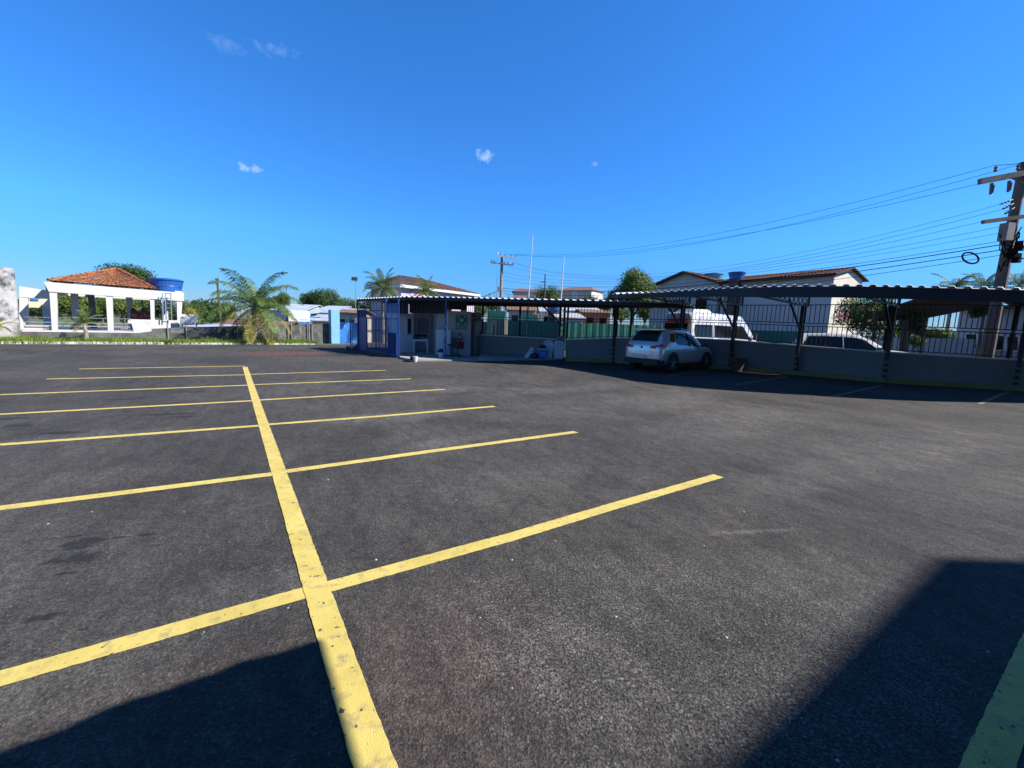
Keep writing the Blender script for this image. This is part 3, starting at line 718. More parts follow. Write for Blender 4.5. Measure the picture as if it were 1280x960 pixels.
pb_ = WL(107, 1.0); palm(V(pb_, 0), V(pb_, zat(107, 404, pb_)), 1.0, 11, 'young palm in front of the pavilion railing', 5, yel=3, ells=(.0, 1.3), r=.09)
pb_ = WL(-3, .9); palm(V(pb_, 0), V(pb_, zat(0, 409, pb_)), .8, 8, 'small yellow palm cut by the left edge of the photo', 9, yel=8, ells=(.0, 1.2), r=.06)
p = A(478, 361, 34); palm(Vector((p.x, p.y, -2.6)), p, 1.95, 22, 'tall green palm rising behind the blue gate', 21, yel=2, ells=(-.4, 1.4))
p = A(533, 366, 36); palm(Vector((p.x, p.y, -2.6)), p, 1.8, 18, 'palm crown before the pink house', 22, yel=3, ells=(-.2, 1.3))
for i, (px, py, Y, lab) in enumerate(((1192, 361, 33, 'leftmost palm top peeping over the right carport roof'), (1228, 359, 32, 'middle palm top peeping over the right carport roof'), (1273, 358, 31, 'rightmost palm top peeping over the right carport roof'))):
    p = A(px, py, Y); palm(Vector((p.x, p.y, .2)), p, 1.9, 16, lab, 31+i, yel=0, ells=(-.2, 1.2))

# ------------------------------------------------------------------ neighbourhood houses
def low_house(px0, px1, yr, ye, Y, wallm, roofm, label, yb=None, depth=7, az=56, name='house', ridge=True, winrow=0):
    a, c = A(px0, ye, Y), A(px1, ye, Y); c.z = a.z; d = (c-a); L_ = d.length; d.normalize(); n = Vector((-d.y, d.x, 0))
    gz = H(a.x, a.y)-.3; e = thing(name, label, 'house', V(a.lerp(c, .5), gz)); hr = A((px0+px1)/2, yr, Y+depth/2 if ridge else Y+depth).z
    MB().hexa([V(a, gz), V(c, gz), V(c+n*depth, gz), V(a+n*depth, gz)], [a, c, c+n*depth, a+n*depth]).build('wall', wallm, e)
    a2, c2 = a-d*.3-n*.35, c+d*.3-n*.35
    b = MB()
    if ridge:
        r0, r1 = V(a2+n*(depth/2+.35), hr), V(c2+n*(depth/2+.35), hr); b0, b1 = a2+n*(depth+.7), c2+n*(depth+.7)
        for q in ((a2, c2, r1, r0), (r0, r1, b1, b0)): b.hexa([p+Vector((0, 0, .01)) for p in q], [p+Vector((0, 0, .09)) for p in q])
        b2 = MB().hexa([a+n*.05, a+n*(depth-.05), V(a+n*depth/2, hr-.1)], [p+d*.15 for p in (a+n*.05, a+n*(depth-.05), V(a+n*depth/2, hr-.1))])
        b2.hexa([c-d*.15+n*.05, c-d*.15+n*(depth-.05), V(c-d*.15+n*depth/2, hr-.1)], [c+n*.05, c+n*(depth-.05), V(c+n*depth/2, hr-.1)])
        b2.build('gable', wallm, e)
    else:
        b0, b1 = V(a2+n*(depth+.7), hr), V(c2+n*(depth+.7), hr); q = (a2, c2, b1, b0); b.hexa([p+Vector((0, 0, .01)) for p in q], [p+Vector((0, 0, .09)) for p in q])
    b.build('roof', roofm, e)
    for i in range(winrow):
        p = a.lerp(c, (i+.5)/winrow)-n*.03-Vector((0, 0, .9)); MB().box(p, (min(1.1, L_/winrow*.5), .05, .8), math.atan2(d.y, d.x)).build('window', glassdark, e)
    return e
low_house(262, 345, 401, 410, 38, darkblock, rusty, 'rust-brown roofed house just behind the coconut palm', depth=6)
low_house(228, 262, 405, 409, 34, white, zinc, 'low pale roof between the left sign board and brown roof', depth=4, ridge=False)
low_house(338, 380, 380.5, 388, 62, cleanwhite, zinc, 'white house with pale metal roof right of the coconut palm', depth=9)
low_house(357, 372, 390, 393, 45, midblue, zinc, 'dark blue shed edge behind the right sign board', depth=4, ridge=False)
low_house(388, 446, 383, 391, 55, greywall, zinc, 'large zinc roof left of the blue pillar', depth=12)
low_house(390, 428, 394, 401.5, 40, sand, zinc, 'small blue-grey metal roof just above the dark wall', depth=4)
low_house(422, 446, 388, 391.5, 38, cream, rusty, 'cream walled house behind the bright blue wall', depth=4, winrow=2)
low_house(636, 668, 381, 388, 48, cream, rusty, 'cream gabled house right of the concrete utility pole', depth=6, winrow=2)
low_house(677, 700, 383, 390, 50, cleanwhite, zinc, 'white house under the small blue tank', depth=6, winrow=2)
low_house(703, 729, 385, 388.5, 52, white, zinc, 'pale house with sheet roof between white mast and rusty roof', depth=7, winrow=3)
low_house(698, 728, 392, 397.5, 42, white, roofmetal, 'low white building over the green fence', depth=4, ridge=False)
low_house(729, 763, 388, 391, 46, brick, rusty, 'brick house with rusty roof left of the big tree', depth=6, winrow=2)
low_house(733, 748, 384.5, 389, 58, cleanwhite, zinc, 'small house with pale blue roof behind the brick house', depth=6)
p = A(693, 388, 45); t = thing('water_tank', 'small blue water tank over the white houses near the masts', 'water tank', V(p, H(p.x, p.y)))
MB().box((p.x, p.y, (p.z+H(p.x, p.y))/2), (1.2, 1.2, p.z-H(p.x, p.y))).build('tower', darkblock, t)
MB().lathe(p, [(.75, 0), (.8, .5), (.9, .75), (.3, .85)], 20).build('tank', tankblue, t)

# apartment blocks
def apartment(px0, px1, yt, Y, label, turn=0):
    a, c = A(px0, yt, Y), A(px1, yt+1.0, Y+turn); c.z = a.z; d = (c-a).normalized(); n = Vector((-d.y, d.x, 0)); L_ = (c-a).length
    gz = -3; e = thing('apartment_block', label, 'apartment block', V(a.lerp(c, .5), gz)); dp = 10
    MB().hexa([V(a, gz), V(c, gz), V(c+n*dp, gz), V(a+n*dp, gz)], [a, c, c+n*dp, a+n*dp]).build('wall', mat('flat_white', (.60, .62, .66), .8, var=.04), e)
    for k in (0, L_-4.5):
        q = a+d*k-n*.35; MB().hexa([V(q, gz), V(q+d*4.5, gz), V(q+d*4.5+n*.3, gz), V(q+n*.3, gz)], [q, q+d*4.5, q+d*4.5+n*.3, q+n*.3]).build('pier', mat('salmon', (.55, .36, .29), .8, var=.05), e)
    q = (a-d*.5-n*.6, c+d*.5-n*.6, c+d*.5+n*(dp+.5), a-d*.5+n*(dp+.5)); m_ = [V(p, a.z+1.5) for p in (a+d*2+n*dp/2, c-d*2+n*dp/2)]
    MB().add(list(q)+m_, [(0, 1, 5, 4), (1, 2, 5), (2, 3, 4, 5), (3, 0, 4), (3, 2, 1, 0)]).build('roof', mat('maroon_roof', (.16, .075, .065), .9, var=.15), e)
    nw = int((L_-10)/2.6)
    for fl_ in range(5):
        for i in range(nw):
            p = a+d*(5.4+2.6*i+.4)-n*.04-Vector((0, 0, 1.9+2.9*fl_))
            if p.z < 4: continue
            MB().box(p, (1.5, .06, 1.3), math.atan2(d.y, d.x)).build('window', glassblue, e)
    return e
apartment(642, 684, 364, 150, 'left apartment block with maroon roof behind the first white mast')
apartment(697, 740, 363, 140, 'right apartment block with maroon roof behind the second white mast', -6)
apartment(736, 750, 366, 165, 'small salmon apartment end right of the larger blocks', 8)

# pink house with hip roof
c0 = A(500, 355, 42); c1 = A(600.5, 367.3, 51); c1.z = c0.z; d = (c1-c0).normalized(); n = Vector((-d.y, d.x, 0)); gz = -2.8
e = thing('pink_house', 'pink two-storey house with dark hip roof behind the gatehouse', 'house', V(c0.lerp(c1, .5), gz))
dp = 5.5; i_ = .5
q = [c0+d*i_+n*i_, c1-d*i_+n*i_, c1-d*i_+n*dp, c0+d*i_+n*dp]
MB().hexa([V(p, gz) for p in q], [V(p, c0.z-.05) for p in q]).build('wall', lilac, e)
q2 = [c0, c1, c1+n*(dp+.5), c0+n*(dp+.5)]
MB().hexa([V(p, c0.z-.28) for p in q2], [V(p, c0.z-.02) for p in q2]).build('fascia', cleanwhite, e)
za = A(521, 343.5, 44.5).z; r0, r1 = V(c0+d*2.2+n*3.0, za), V(c0+d*4.8+n*3.0, za)
b = MB(); tiled_face(b, c0, c1, r0, r1, .3, 12); tiled_face(b, c0+n*(dp+.5), c0, r0, r0, .3, 12); tiled_face(b, c1, q2[2], r1, r1, .3, 12); tiled_face(b, q2[2], q2[3], r1, r0, .3, 12)
b.build('roof', browntile, e, fix=False)
p = c0+d*1.6+n*.44; MB().hexa([V(p, gz), V(p+d*2.2, gz), V(p+d*2.2+n*.05, gz), V(p+n*.05, gz)], [V(p, c0.z-.3), V(p+d*2.2, c0.z-.3), V(p+d*2.2+n*.05, c0.z-.3), V(p+n*.05, c0.z-.3)]).build('bay', pink, e)
for k in (4.2, 6.8, 9.2):
    p = c0+d*k+n*.47-Vector((0, 0, 1.9)); MB().box(p, (.9, .06, 1.1), math.atan2(d.y, d.x)).build('window', glassdark, e)
p = c1-d*.7+n*.44; MB().hexa([V(p-d*1.6, gz), V(p, gz), V(p+n*.05, gz), V(p-d*1.6+n*.05, gz)], [V(p-d*1.6, 2.9), V(p, 2.9), V(p+n*.05, 2.9), V(p-d*1.6+n*.05, 2.9)]).build('bay', pink, e)

# houses across the street (their long walls share one line)
HC = A(1043, 342.5, 26); hd = D2(-32); hn = D2(58)
def hp(s_, z, back=0): return V(HC+hd*s_+hn*back, z)
EZ = HC.z
e = thing('gabled_house', 'long house with old tiled roof and cream gable wall behind the carport', 'house', V(HC, 0))
gabled = e; b = MB(); W_ = 3.9
b.hexa([hp(0, 0), hp(7, 0), hp(7, 0, W_), hp(0, 0, W_)], [hp(0, EZ), hp(7, EZ), hp(7, EZ, W_), hp(0, EZ, W_)]); b.build('wall', housegrey, e)
RZ = A(1058, 333.5, 27).z-.1
b = MB().hexa([hp(-.02, EZ-2.8-2.9, .0), hp(-.02, EZ-5.7, W_), hp(-.02, EZ, W_), hp(-.02, RZ, W_/2), hp(-.02, EZ, 0)], [hp(-.0, EZ-5.7, 0), hp(0, EZ-5.7, W_), hp(0, EZ, W_), hp(0, RZ, W_/2), hp(0, EZ, 0)])
b.build('gable', cream, e)
b = MB(); tiled_face(b, hp(-.25, EZ-.02, -.35), hp(7.2, EZ-.02, -.35), hp(-.25, RZ+.06, W_/2), hp(7.2, RZ+.06, W_/2), .22, 9); tiled_face(b, hp(7.2, EZ-.05, W_+.4), hp(-.25, EZ-.05, W_+.4), hp(7.2, RZ+.06, W_/2), hp(-.25, RZ+.06, W_/2), .22, 9)
b.build('roof', olddtile, e, fix=False)
b = MB(); b.beam(hp(-.2, EZ-.1, -.33), hp(7.1, EZ-.1, -.33), .05, .12); b.build('fascia', mat('dark_wood', (.06, .04, .03), .8), e)
MB().hexa([hp(-.02, 0, -.03), hp(7, 0, -.03), hp(7, 0, -.001), hp(-.02, 0, -.001)], [hp(-.02, 2.1, -.03), hp(7, 2.1, -.03), hp(7, 2.1, -.001), hp(-.02, 2.1, -.001)]).build('painted_band', green, e)
e = thing('plaster_house', 'grey plastered house with front gable beside the blue water tanks', 'house', hp(10, 0))
b = MB(); b.hexa([hp(7.3, 0), hp(13.5, 0), hp(13.5, 0, 2), hp(7.3, 0, 2)], [hp(7.3, 5.5), hp(13.5, 5.5), hp(13.5, 5.5, 2), hp(7.3, 5.5, 2)])
b.build('wall', housegrey, e); GZ = 6.45
b = MB().hexa([hp(7.3, 5.5, 0), hp(13.5, 5.5, 0), hp(10.2, GZ, 0)], [hp(7.3, 5.5, .2), hp(13.5, 5.5, .2), hp(10.2, GZ, .2)]); b.build('gable', housegrey, e)
b = MB(); tiled_face(b, hp(13.9, 5.5, -.4), hp(13.9, 5.5, 2), hp(10.2, GZ+.1, -.4), hp(10.2, GZ+.1, 2), .22, 9); tiled_face(b, hp(7.2, 5.6, -.4), hp(7.2, 5.6, 2), hp(10.2, GZ+.1, -.4), hp(10.2, GZ+.1, 2), .22, 9)
b.build('roof', olddtile, e, fix=False)
b = MB(); b.beam(hp(13.9, 5.42, -.4), hp(10.2, GZ+.03, -.4), .06, .16); b.beam(hp(10.2, GZ+.03, -.4), hp(7.2, 5.52, -.4), .06, .16); b.build('barge_board', mat('dark_wood', (.06, .04, .03), .8), e)
for s_ in (8.6, 10.6): MB().box(hp(s_, 3.9, -.03), (.9, .06, 1.0), math.atan2(hd.y, hd.x)).build('window', glassdark, e)
def under(nm, parent, quads):
    b = MB()
    for q in quads: b.hexa([p-Vector((0, 0, .05)) for p in q], [p-Vector((0, 0, .012)) for p in q])
    b.build(nm, mat('dark_wood', (.06, .04, .03), .8), parent)
under('roof_boards', e, [(hp(13.9, 5.5, -.4), hp(13.9, 5.5, 2), hp(10.2, GZ+.1, 2), hp(10.2, GZ+.1, -.4)), (hp(7.2, 5.6, -.4), hp(7.2, 5.6, 2), hp(10.2, GZ+.1, 2), hp(10.2, GZ+.1, -.4))])
under('roof_boards', gabled, [(hp(-.25, EZ-.02, -.35), hp(7.2, EZ-.02, -.35), hp(7.2, RZ+.06, W_/2), hp(-.25, RZ+.06, W_/2)), (hp(7.2, EZ-.05, W_+.4), hp(-.25, EZ-.05, W_+.4), hp(-.25, RZ+.06, W_/2), hp(7.2, RZ+.06, W_/2))])
# water tanks
def tank(px, ybot, ytop, hw, Y, m_, label, baseh=0, bw=.6):
    c = A(px, ybot, Y); h = A(px, ytop, Y).z-c.z; r = hw*Y/FOC
    t = thing('water_tank', label, 'water tank', V(c, H(c.x, c.y)))
    MB().lathe(c, [(r*.78, 0), (r*.84, h*.5), (r*.88, h*.52), (r*.92, h*.78), (r, h*.8), (r, h*.88), (r*.8, h*.93), (r*.2, h)], 24).build('tank', m_, t)
    z0 = H(c.x, c.y); MB().box((c.x, c.y, (c.z+z0)/2-.01), (bw*r*2, bw*r*2, c.z-z0-.02), R(32)).build('tower', housegrey if baseh == 0 else brown, t)
tank(891.5, 354, 341, 11.5, 34.5, tankcyan, 'faded pale blue water tank beside the grey front gable')
tank(920.5, 350, 339.5, 10, 31, tankblue, 'dark blue water tank on a narrow tower between the two houses', 1)
# white house at far right behind the fence
e0_, e1_ = A(1196, 410, 24), A(1330, 410, 20); zt = A(1200, 388, 24).z; d = V(e1_-e0_, 0).normalized(); n = Vector((-d.y, d.x, 0))
e = thing('white_house', 'grey-white house with framed windows behind the far right fence', 'house', V(e0_, 0))
MB().hexa([V(e0_, 0), V(e1_, 0), V(e1_+n*5, 0), V(e0_+n*5, 0)], [V(e0_, zt), V(e1_, zt), V(e1_+n*5, zt), V(e0_+n*5, zt)]).build('wall', mat('dull_plaster', (.34, .37, .42), .9, var=.08, scale=1), e)
HP = lambda px, py: onpl(px, py, e0_-n*.04, math.atan2(d.x, d.y))
for (x0, x1, y0, y1) in ((1208, 1223, 417, 436), (1243, 1257, 419, 438), (1259, 1275, 420, 439)):
    q = [HP(x0, y1), HP(x1, y1), HP(x1, y0), HP(x0, y0)]; wn_ = MB().hexa(q, [p-n*.03 for p in q]).build('window', glassdark, e)
    b = MB()
    for i in range(4): b.beam(q[i]-n*.05, q[(i+1) % 4]-n*.05, .07)
    b.build('frame', cleanwhite, wn_)
b = MB(); b.hexa([V(e0_-n*.5-d*.3, zt+.005), V(e1_-n*.5, zt+.005), V(e1_+n*5, zt+.005), V(e0_+n*5-d*.3, zt+.005)], [V(e0_-n*.5-d*.3, zt+.12), V(e1_-n*.5, zt+.12), V(e1_+n*5, zt+.12), V(e0_+n*5-d*.3, zt+.12)]); b.build('roof', darkblock, e)
# arched canopy before it
b = MB(); P0, P1, P2 = A(1260, 366, 21.5), A(1240, 388, 21.5), A(1282, 388, 21.5)
pts = []
for i in range(13):
    a = math.pi*i/12; pts.append(A(1266-22*math.cos(a), 389-14*math.sin(a), 21.5))
for p, q in zip(pts, pts[1:]): b.hexa([p, q, q+Vector((.8, 1.4, 0)), p+Vector((.8, 1.4, 0))], [p+Vector((0, 0, .08)), q+Vector((0, 0, .08)), q+Vector((.8, 1.4, .08)), p+Vector((.8, 1.4, .08))])
ar = thing('arched_canopy', 'dark arched canopy by the grey-white house at far right', 'canopy', V(P0, .2)); b.build('hood', polewood, ar)
for p in (pts[0], pts[-1]): MB().beam(V(p, H(p.x, p.y)), p, .1).build('post', black, ar)
# pale street wall and long white beam behind the right fence
q0, q1 = A(1045, 430, 27), A(1215, 447, 22); tag(walljoin(q0, q1, 0, A(1120, 421, 24).z, A(1120, 421, 24).z, .2).build('street_wall', mat('pale_plaster', (.40, .43, .47), .9, var=.08), fix=True), 'pale street wall behind the bushes right of the white pickup', 'wall')

# ------------------------------------------------------------------ street beyond the boundary wall
KP = [G(706, 451.6), G(766, 453.5), G(847, 458.5), G(912, 462.5), G(993, 468.5), G(1103, 478.5), G(1265, 488.5), G(1480, 503)]
KP = [V(p, 0) for p in KP]
def offs(P, o):   # polyline offset away from the viewer
    out = []
    for i, p in enumerate(P):
        d = (P[min(i+1, len(P)-1)]-P[max(i-1, 0)]).normalized(); out.append(p+Vector((-d.y, d.x, 0))*o)
    return out
b = MB(); A_ = offs(KP, .5); B_ = offs(KP, 2.0)
for i in range(len(KP)-1):
    q = (A_[i], A_[i+1], B_[i+1], B_[i]); b.hexa([V(p, 0) for p in q], [V(p, .34) for p in q])
struct(b.build('sidewalk', concrete, origin=(0, 0, 0)))
b = MB(); A_ = offs(KP, 2.0); B_ = offs(KP, 9.5)
for i in range(len(KP)-1): b.quad(*[V(p, .262) for p in (A_[i], A_[i+1], B_[i+1], B_[i])])
struct(b.build('street', asph, origin=(0, 0, 0)))

# parking-side kerb, wall with coping
b = MB(); A_ = KP; B_ = offs(KP, .14)
for i in range(len(KP)-1):
    q = (A_[i], A_[i+1], B_[i+1], B_[i]); b.hexa([V(p, H(p.x, p.y)-.05) for p in q], [V(p, H(p.x, p.y)+.15) for p in q])
struct(b.build('yellow_kerb', yellowkerb, origin=(0, 0, 0)))
WP = offs(KP, .35)
b = MB(); A_ = offs(KP, .141); B_ = WP
for i in range(len(KP)-1):
    q = (A_[i], A_[i+1], B_[i+1], B_[i]); b.hexa([V(p, H(p.x, p.y)-.05) for p in q], [V(p, H(p.x, p.y)+.14) for p in q])
struct(b.build('kerb_path', concrete, origin=(0, 0, 0)))
pxs = [706, 766, 847, 912, 993, 1103, 1265, 1480]; wy = [423.8, 422, 421.5, 424.5, 431, 439, 448.7, 461]
WZ = [zat(px, y, p) for px, y, p in zip(pxs, wy, WP)]; WZ[-1] = WZ[-2]
bw = thing('perimeter_wall', 'long low grey wall with pale coping behind the carport', 'wall', V(WP[3], H(WP[3].x, WP[3].y)))
cw = G(601, 443.5); cw2 = V(cw, 0)
LW = [V(G(560, 440), 0), cw2, V(G(697, 448.5), 0)]; LWZ = [zat(601, 418, cw2), zat(601, 418, cw2), zat(695, 423.5, LW[2])]
def wall_run(Pl, Zl):
    Q = offs(Pl, .18)
    for i in range(len(Pl)-1):
        q = (Pl[i], Pl[i+1], Q[i+1], Q[i]); z = (Zl[i], Zl[i+1], Zl[i+1], Zl[i])
        MB().hexa([V(p, -.2) for p in q], [V(p, zz-.05) for p, zz in zip(q, z)]).build('wall_panel', greywall, bw)
        Q0, Q1 = offs(Pl, -.03), offs(Pl, .21); q = (Q0[i], Q0[i+1], Q1[i+1], Q1[i])
        MB().hexa([V(p, zz-.048) for p, zz in zip(q, z)], [V(p, zz) for p, zz in zip(q, z)]).build('coping', coping, bw)
wall_run(WP, WZ); wall_run(LW, LWZ)
MB().box((LW[2].x+.1, LW[2].y-.05, (WZ[0]+.1)/2), (.3, .3, WZ[0]+.1), R(30)).build('pier', greywall, bw)

# black bar fence on the wall
fe = thing('bar_fence', 'black metal bar fence standing on the grey perimeter wall', 'fence', V(WP[3], WZ[3]))
FT = [zat(px, y, p) for px, y, p in zip(pxs, [377.5, 379, 381, 382, 381.7, 382, 383, 384], WP)]
FT = [2.95]*len(FT)
cur = offs(WP, .09)
def bars(p, q, z0, z1, za, zb):   # a framed panel with upright bars
    b = MB(); d = (q-p).normalized(); L_ = (q-p).length; gap = .05
    def zz(t): return z0+(z1-z0)*t+.06, za+(zb-za)*t
    for frac in ((0, .46), (.53, 1)):
        def zf(t, f): a, c = zz(t); return a+(c-a)*f
        n = max(3, int(L_/.15))
        P = lambda t, f: V(p+d*(gap+(L_-2*gap)*t), zf(t, f))
        b.beam(P(0, frac[0]), P(1, frac[0]), .03); b.beam(P(0, frac[1]), P(1, frac[1]), .03)
        b.beam(P(0, frac[0]), P(0, frac[1]), .03); b.beam(P(1, frac[0]), P(1, frac[1]), .03)
        for i in range(1, n): b.beam(P(i/n, frac[0]), P(i/n, frac[1]), .018)
    b.build('panel', black, fe)
def fence_run(P, Z, F, sub=None):
    for i in range(len(P)-1):
        L_ = (P[i+1]-P[i]).length; k = max(1, round(L_/2.3)) if sub is None else sub[i]
        for j in range(k):
            t0, t1 = j/k, (j+1)/k; a, c = P[i].lerp(P[i+1], t0), P[i].lerp(P[i+1], t1)
            bars(a, c, Z[i]+(Z[i+1]-Z[i])*t0, Z[i]+(Z[i+1]-Z[i])*t1, F[i]+(F[i+1]-F[i])*t0, F[i]+(F[i+1]-F[i])*t1)
            MB().beam(V(a, Z[i]+(Z[i+1]-Z[i])*t0), V(a, F[i]+.08), .06).build('post', black, fe)
fence_run(cur, WZ, FT)
cur2 = offs(LW, .09); z601 = zat(601, 377, LW[1])
fence_run(cur2, LWZ, [z601, z601, 3.0])
# green sheeting tied behind the fence, left of the first post
gs = thing('green_mesh_fence', 'dark green sheet fence running along the far side of the street', 'fence', A(760, 420, 27))
ps = [A(618, 400, 31), A(700, 400, 29), A(830, 400, 29.5), A(960, 400, 30), A(1045, 400, 29)]
for i in range(4):
    p, q = V(ps[i], .1), V(ps[i+1], .1)
    L_ = (q-p).length; d = (q-p).normalized(); n = Vector((-d.y, d.x, 0)); b = MB(); k = int(L_/.24)
    tz = A(700, 402.5, 29).z if i < 3 else A(990, 412, 30).z
    for j in range(k):
        o0, o1 = (.03 if j % 2 else 0), (.03 if (j+1) % 2 else 0)
        a, c = p+d*L_*j/k+n*o0, p+d*L_*(j+1)/k+n*o1
        b.hexa([V(a, 0), V(c, 0), V(c+n*.02, 0), V(a+n*.02, 0)], [V(a, tz), V(c, tz), V(c+n*.02, tz), V(a+n*.02, tz)])
    b.build('sheet_panel', green, gs)
    MB().beam(V(p-n*.06, 0), V(p-n*.06, tz+.05), .07).build('post', darkblock, gs)
for (x0, x1, y0, y1) in ((609, 632, 388, 400), (653, 672, 392.5, 402)):
    a, c = A(x0, y1, 33), A(x1, y1, 33); zt = A(x0, y0, 33).z
    tag(walljoin(a, c, -.5, zt, zt, .2).build('green_shed_wall', green), 'green sheet wall %s' % ('left of the utility pole base' if x0 == 609 else 'beside the cream gabled house'), 'wall')
# white gate panel right of the gatehouse
a, c = A(607.5, 419, 27.2), A(632, 419.5, 27.0); z0, z1 = A(609, 419, 27.2).z, A(609, 399.5, 27.2).z
e = thing('white_gate', 'white barred gate panel just right of the gatehouse', 'gate', V(a.lerp(c, .5), z0))
b = MB()
for z in (z0, z1): b.beam(V(a, z), V(c, z), .07)
for k in (0, 1): p = a.lerp(c, k); b.beam(V(p, z0), V(p, z1), .09)
b.build('frame', cleanwhite, e)
b = MB()
for k in range(1, 6): p = a.lerp(c, k/6.0); b.beam(V(p, z0), V(p, z1), .10, .02)
b.build('slat', cleanwhite, e)
MB().beam(V(c+Vector((.02, 0, 0)), LWZ[1]), V(c, A(629, 396, 27).z), .2).build('post', cream, e)

# ------------------------------------------------------------------ right carport
def corr(name, near, back, m_, parent, pitch=.3, amp=.045, th=.012):
    b = MB()
    for i in range(len(near)-1):
        a0, a1, b0, b1 = near[i], near[i+1], back[i], back[i+1]; n = max(1, round((a1-a0).length/pitch)); prof = ((0, 0), (.22, 0), (.36, 1), (.64, 1), (.78, 0))
        us = [(j+u)/n for j in range(n) for u, h in prof]+[1.0]; hs_ = [h for j in range(n) for u, h in prof]+[0]
        for lo in (0, 1):
            k = len(b.v)
            for u, h in zip(us, hs_):
                dz = Vector((0, 0, amp*h-lo*th)); b.v += [a0.lerp(a1, u)+dz, b0.lerp(b1, u)+dz]
            for j in range(len(us)-1): b.f.append((k+2*j, k+2*j+2, k+2*j+3, k+2*j+1) if not lo else (k+2*j, k+2*j+1, k+2*j+3, k+2*j+2))
            if lo == 0: k0 = k
        for j in range(len(us)-1):
            b.f.append((k0+2*j, k+2*j, k+2*j+2, k0+2*j+2))
    return b.build(name, m_, parent, fix=False)
cp = thing('carport', 'long corrugated carport roof on black posts along the right wall', 'carport', V(KP[4], H(KP[4].x, KP[4].y)))
NZ = 3.25
near = [at(px, py, z) for px, py, z in ((765, 368, 3.22), (812, 366, 3.22), (862, 363, 3.22), (905, 360.5, 3.2), (950, 358.6, 3.16), (1000, 357.8, 3.14), (1050, 357.6, 3.12), (1100, 358.2, 3.10), (1160, 359.4, 3.08), (1220, 360.8, 3.06), (1280, 362.5, 3.03), (1360, 365.5, 3.0), (1450, 370, 2.98))]
near.append(near[-1]+(near[-1]-near[-3]).normalized()*9)
# back edge carried past the wall, an overhang added to shade the ground
bk = []
Bk = offs(KP, 1.45)
def along(P, t): # point at share t of a polyline
    L_ = [0]
    for a, c in zip(P, P[1:]): L_.append(L_[-1]+(c-a).length)
    s_ = t*L_[-1]
    for i in range(len(P)-1):
        if s_ <= L_[i+1]+1e-6: return P[i].lerp(P[i+1], (s_-L_[i])/(L_[i+1]-L_[i]))
    return P[-1]
Bk.append(Bk[-1]+(Bk[-1]-Bk[-2]).normalized()*9)
for i in range(len(near)): p = along(Bk[1:-1], i/(len(near)-2)) if i < len(near)-1 else Bk[-1]; bk.append(V(p, near[i].z+.33))
ridge = [p+V(q-p, 0).normalized()*.22+Vector((0, 0, .034)) for p, q in zip(near, bk)]
corr('roof_sheet', ridge, bk, roofmetal, cp, .29, .05); corr('eave_sheet', near, ridge, roofmetal, cp, .29, .05)
b = MB()
for i in range(len(near)-1):
    p, q = near[i]-Vector((0, 0, .016)), near[i+1]-Vector((0, 0, .016)); n = Vector((0, .02, 0))
    fa, fb = (Vector((0, 0, .14+.15*min(1, k_/4))) for k_ in (i, i+1))
    b.hexa([p+n, q+n, q+n*2.5, p+n*2.5], [p+n-fa, q+n-fb, q+n*2.5-fb, p+n*2.5-fa])
b.build('fascia', blacksheet, cp)  # black strip: shade of the roof edge's underside put into its colour
b = MB(); b.hexa([near[0]-Vector((0, 0, .02)), bk[0]-Vector((0, 0, .02)), bk[0]+Vector((.03, 0, -.02)), near[0]+Vector((.03, 0, -.02))], [near[0]-Vector((0, 0, .14)), bk[0]-Vector((0, 0, .2)), bk[0]+Vector((.03, 0, -.2)), near[0]+Vector((.03, 0, -.25))]); b.build('end_fascia', blacksheet, cp)
for f_ in (.3, .62):
    b = MB()
    for i in range(len(near)-1): b.beam(near[i].lerp(bk[i], f_)-Vector((0, 0, .07)), near[i+1].lerp(bk[i+1], f_)-Vector((0, 0, .07)), .06, .1)
    b.build('purlin', black, cp)
post_px = ((766, 453.5), (847, 459), (912, 462), (993, 468), (1103, 478), (1265, 487.5))
def nearest_near(P):
    best = None
    for i in range(len(near)-1):
        for k in range(11):
            q = near[i].lerp(near[i+1], k/10)
            dirv = (q-P); 
            c = abs(Vector((dirv.x, dirv.y)).normalized().dot(Vector((-math.sin(R(51)), -math.cos(R(51)))))-1)
            if best is None or c < best[0]: best = (c, q)
    return best[1]
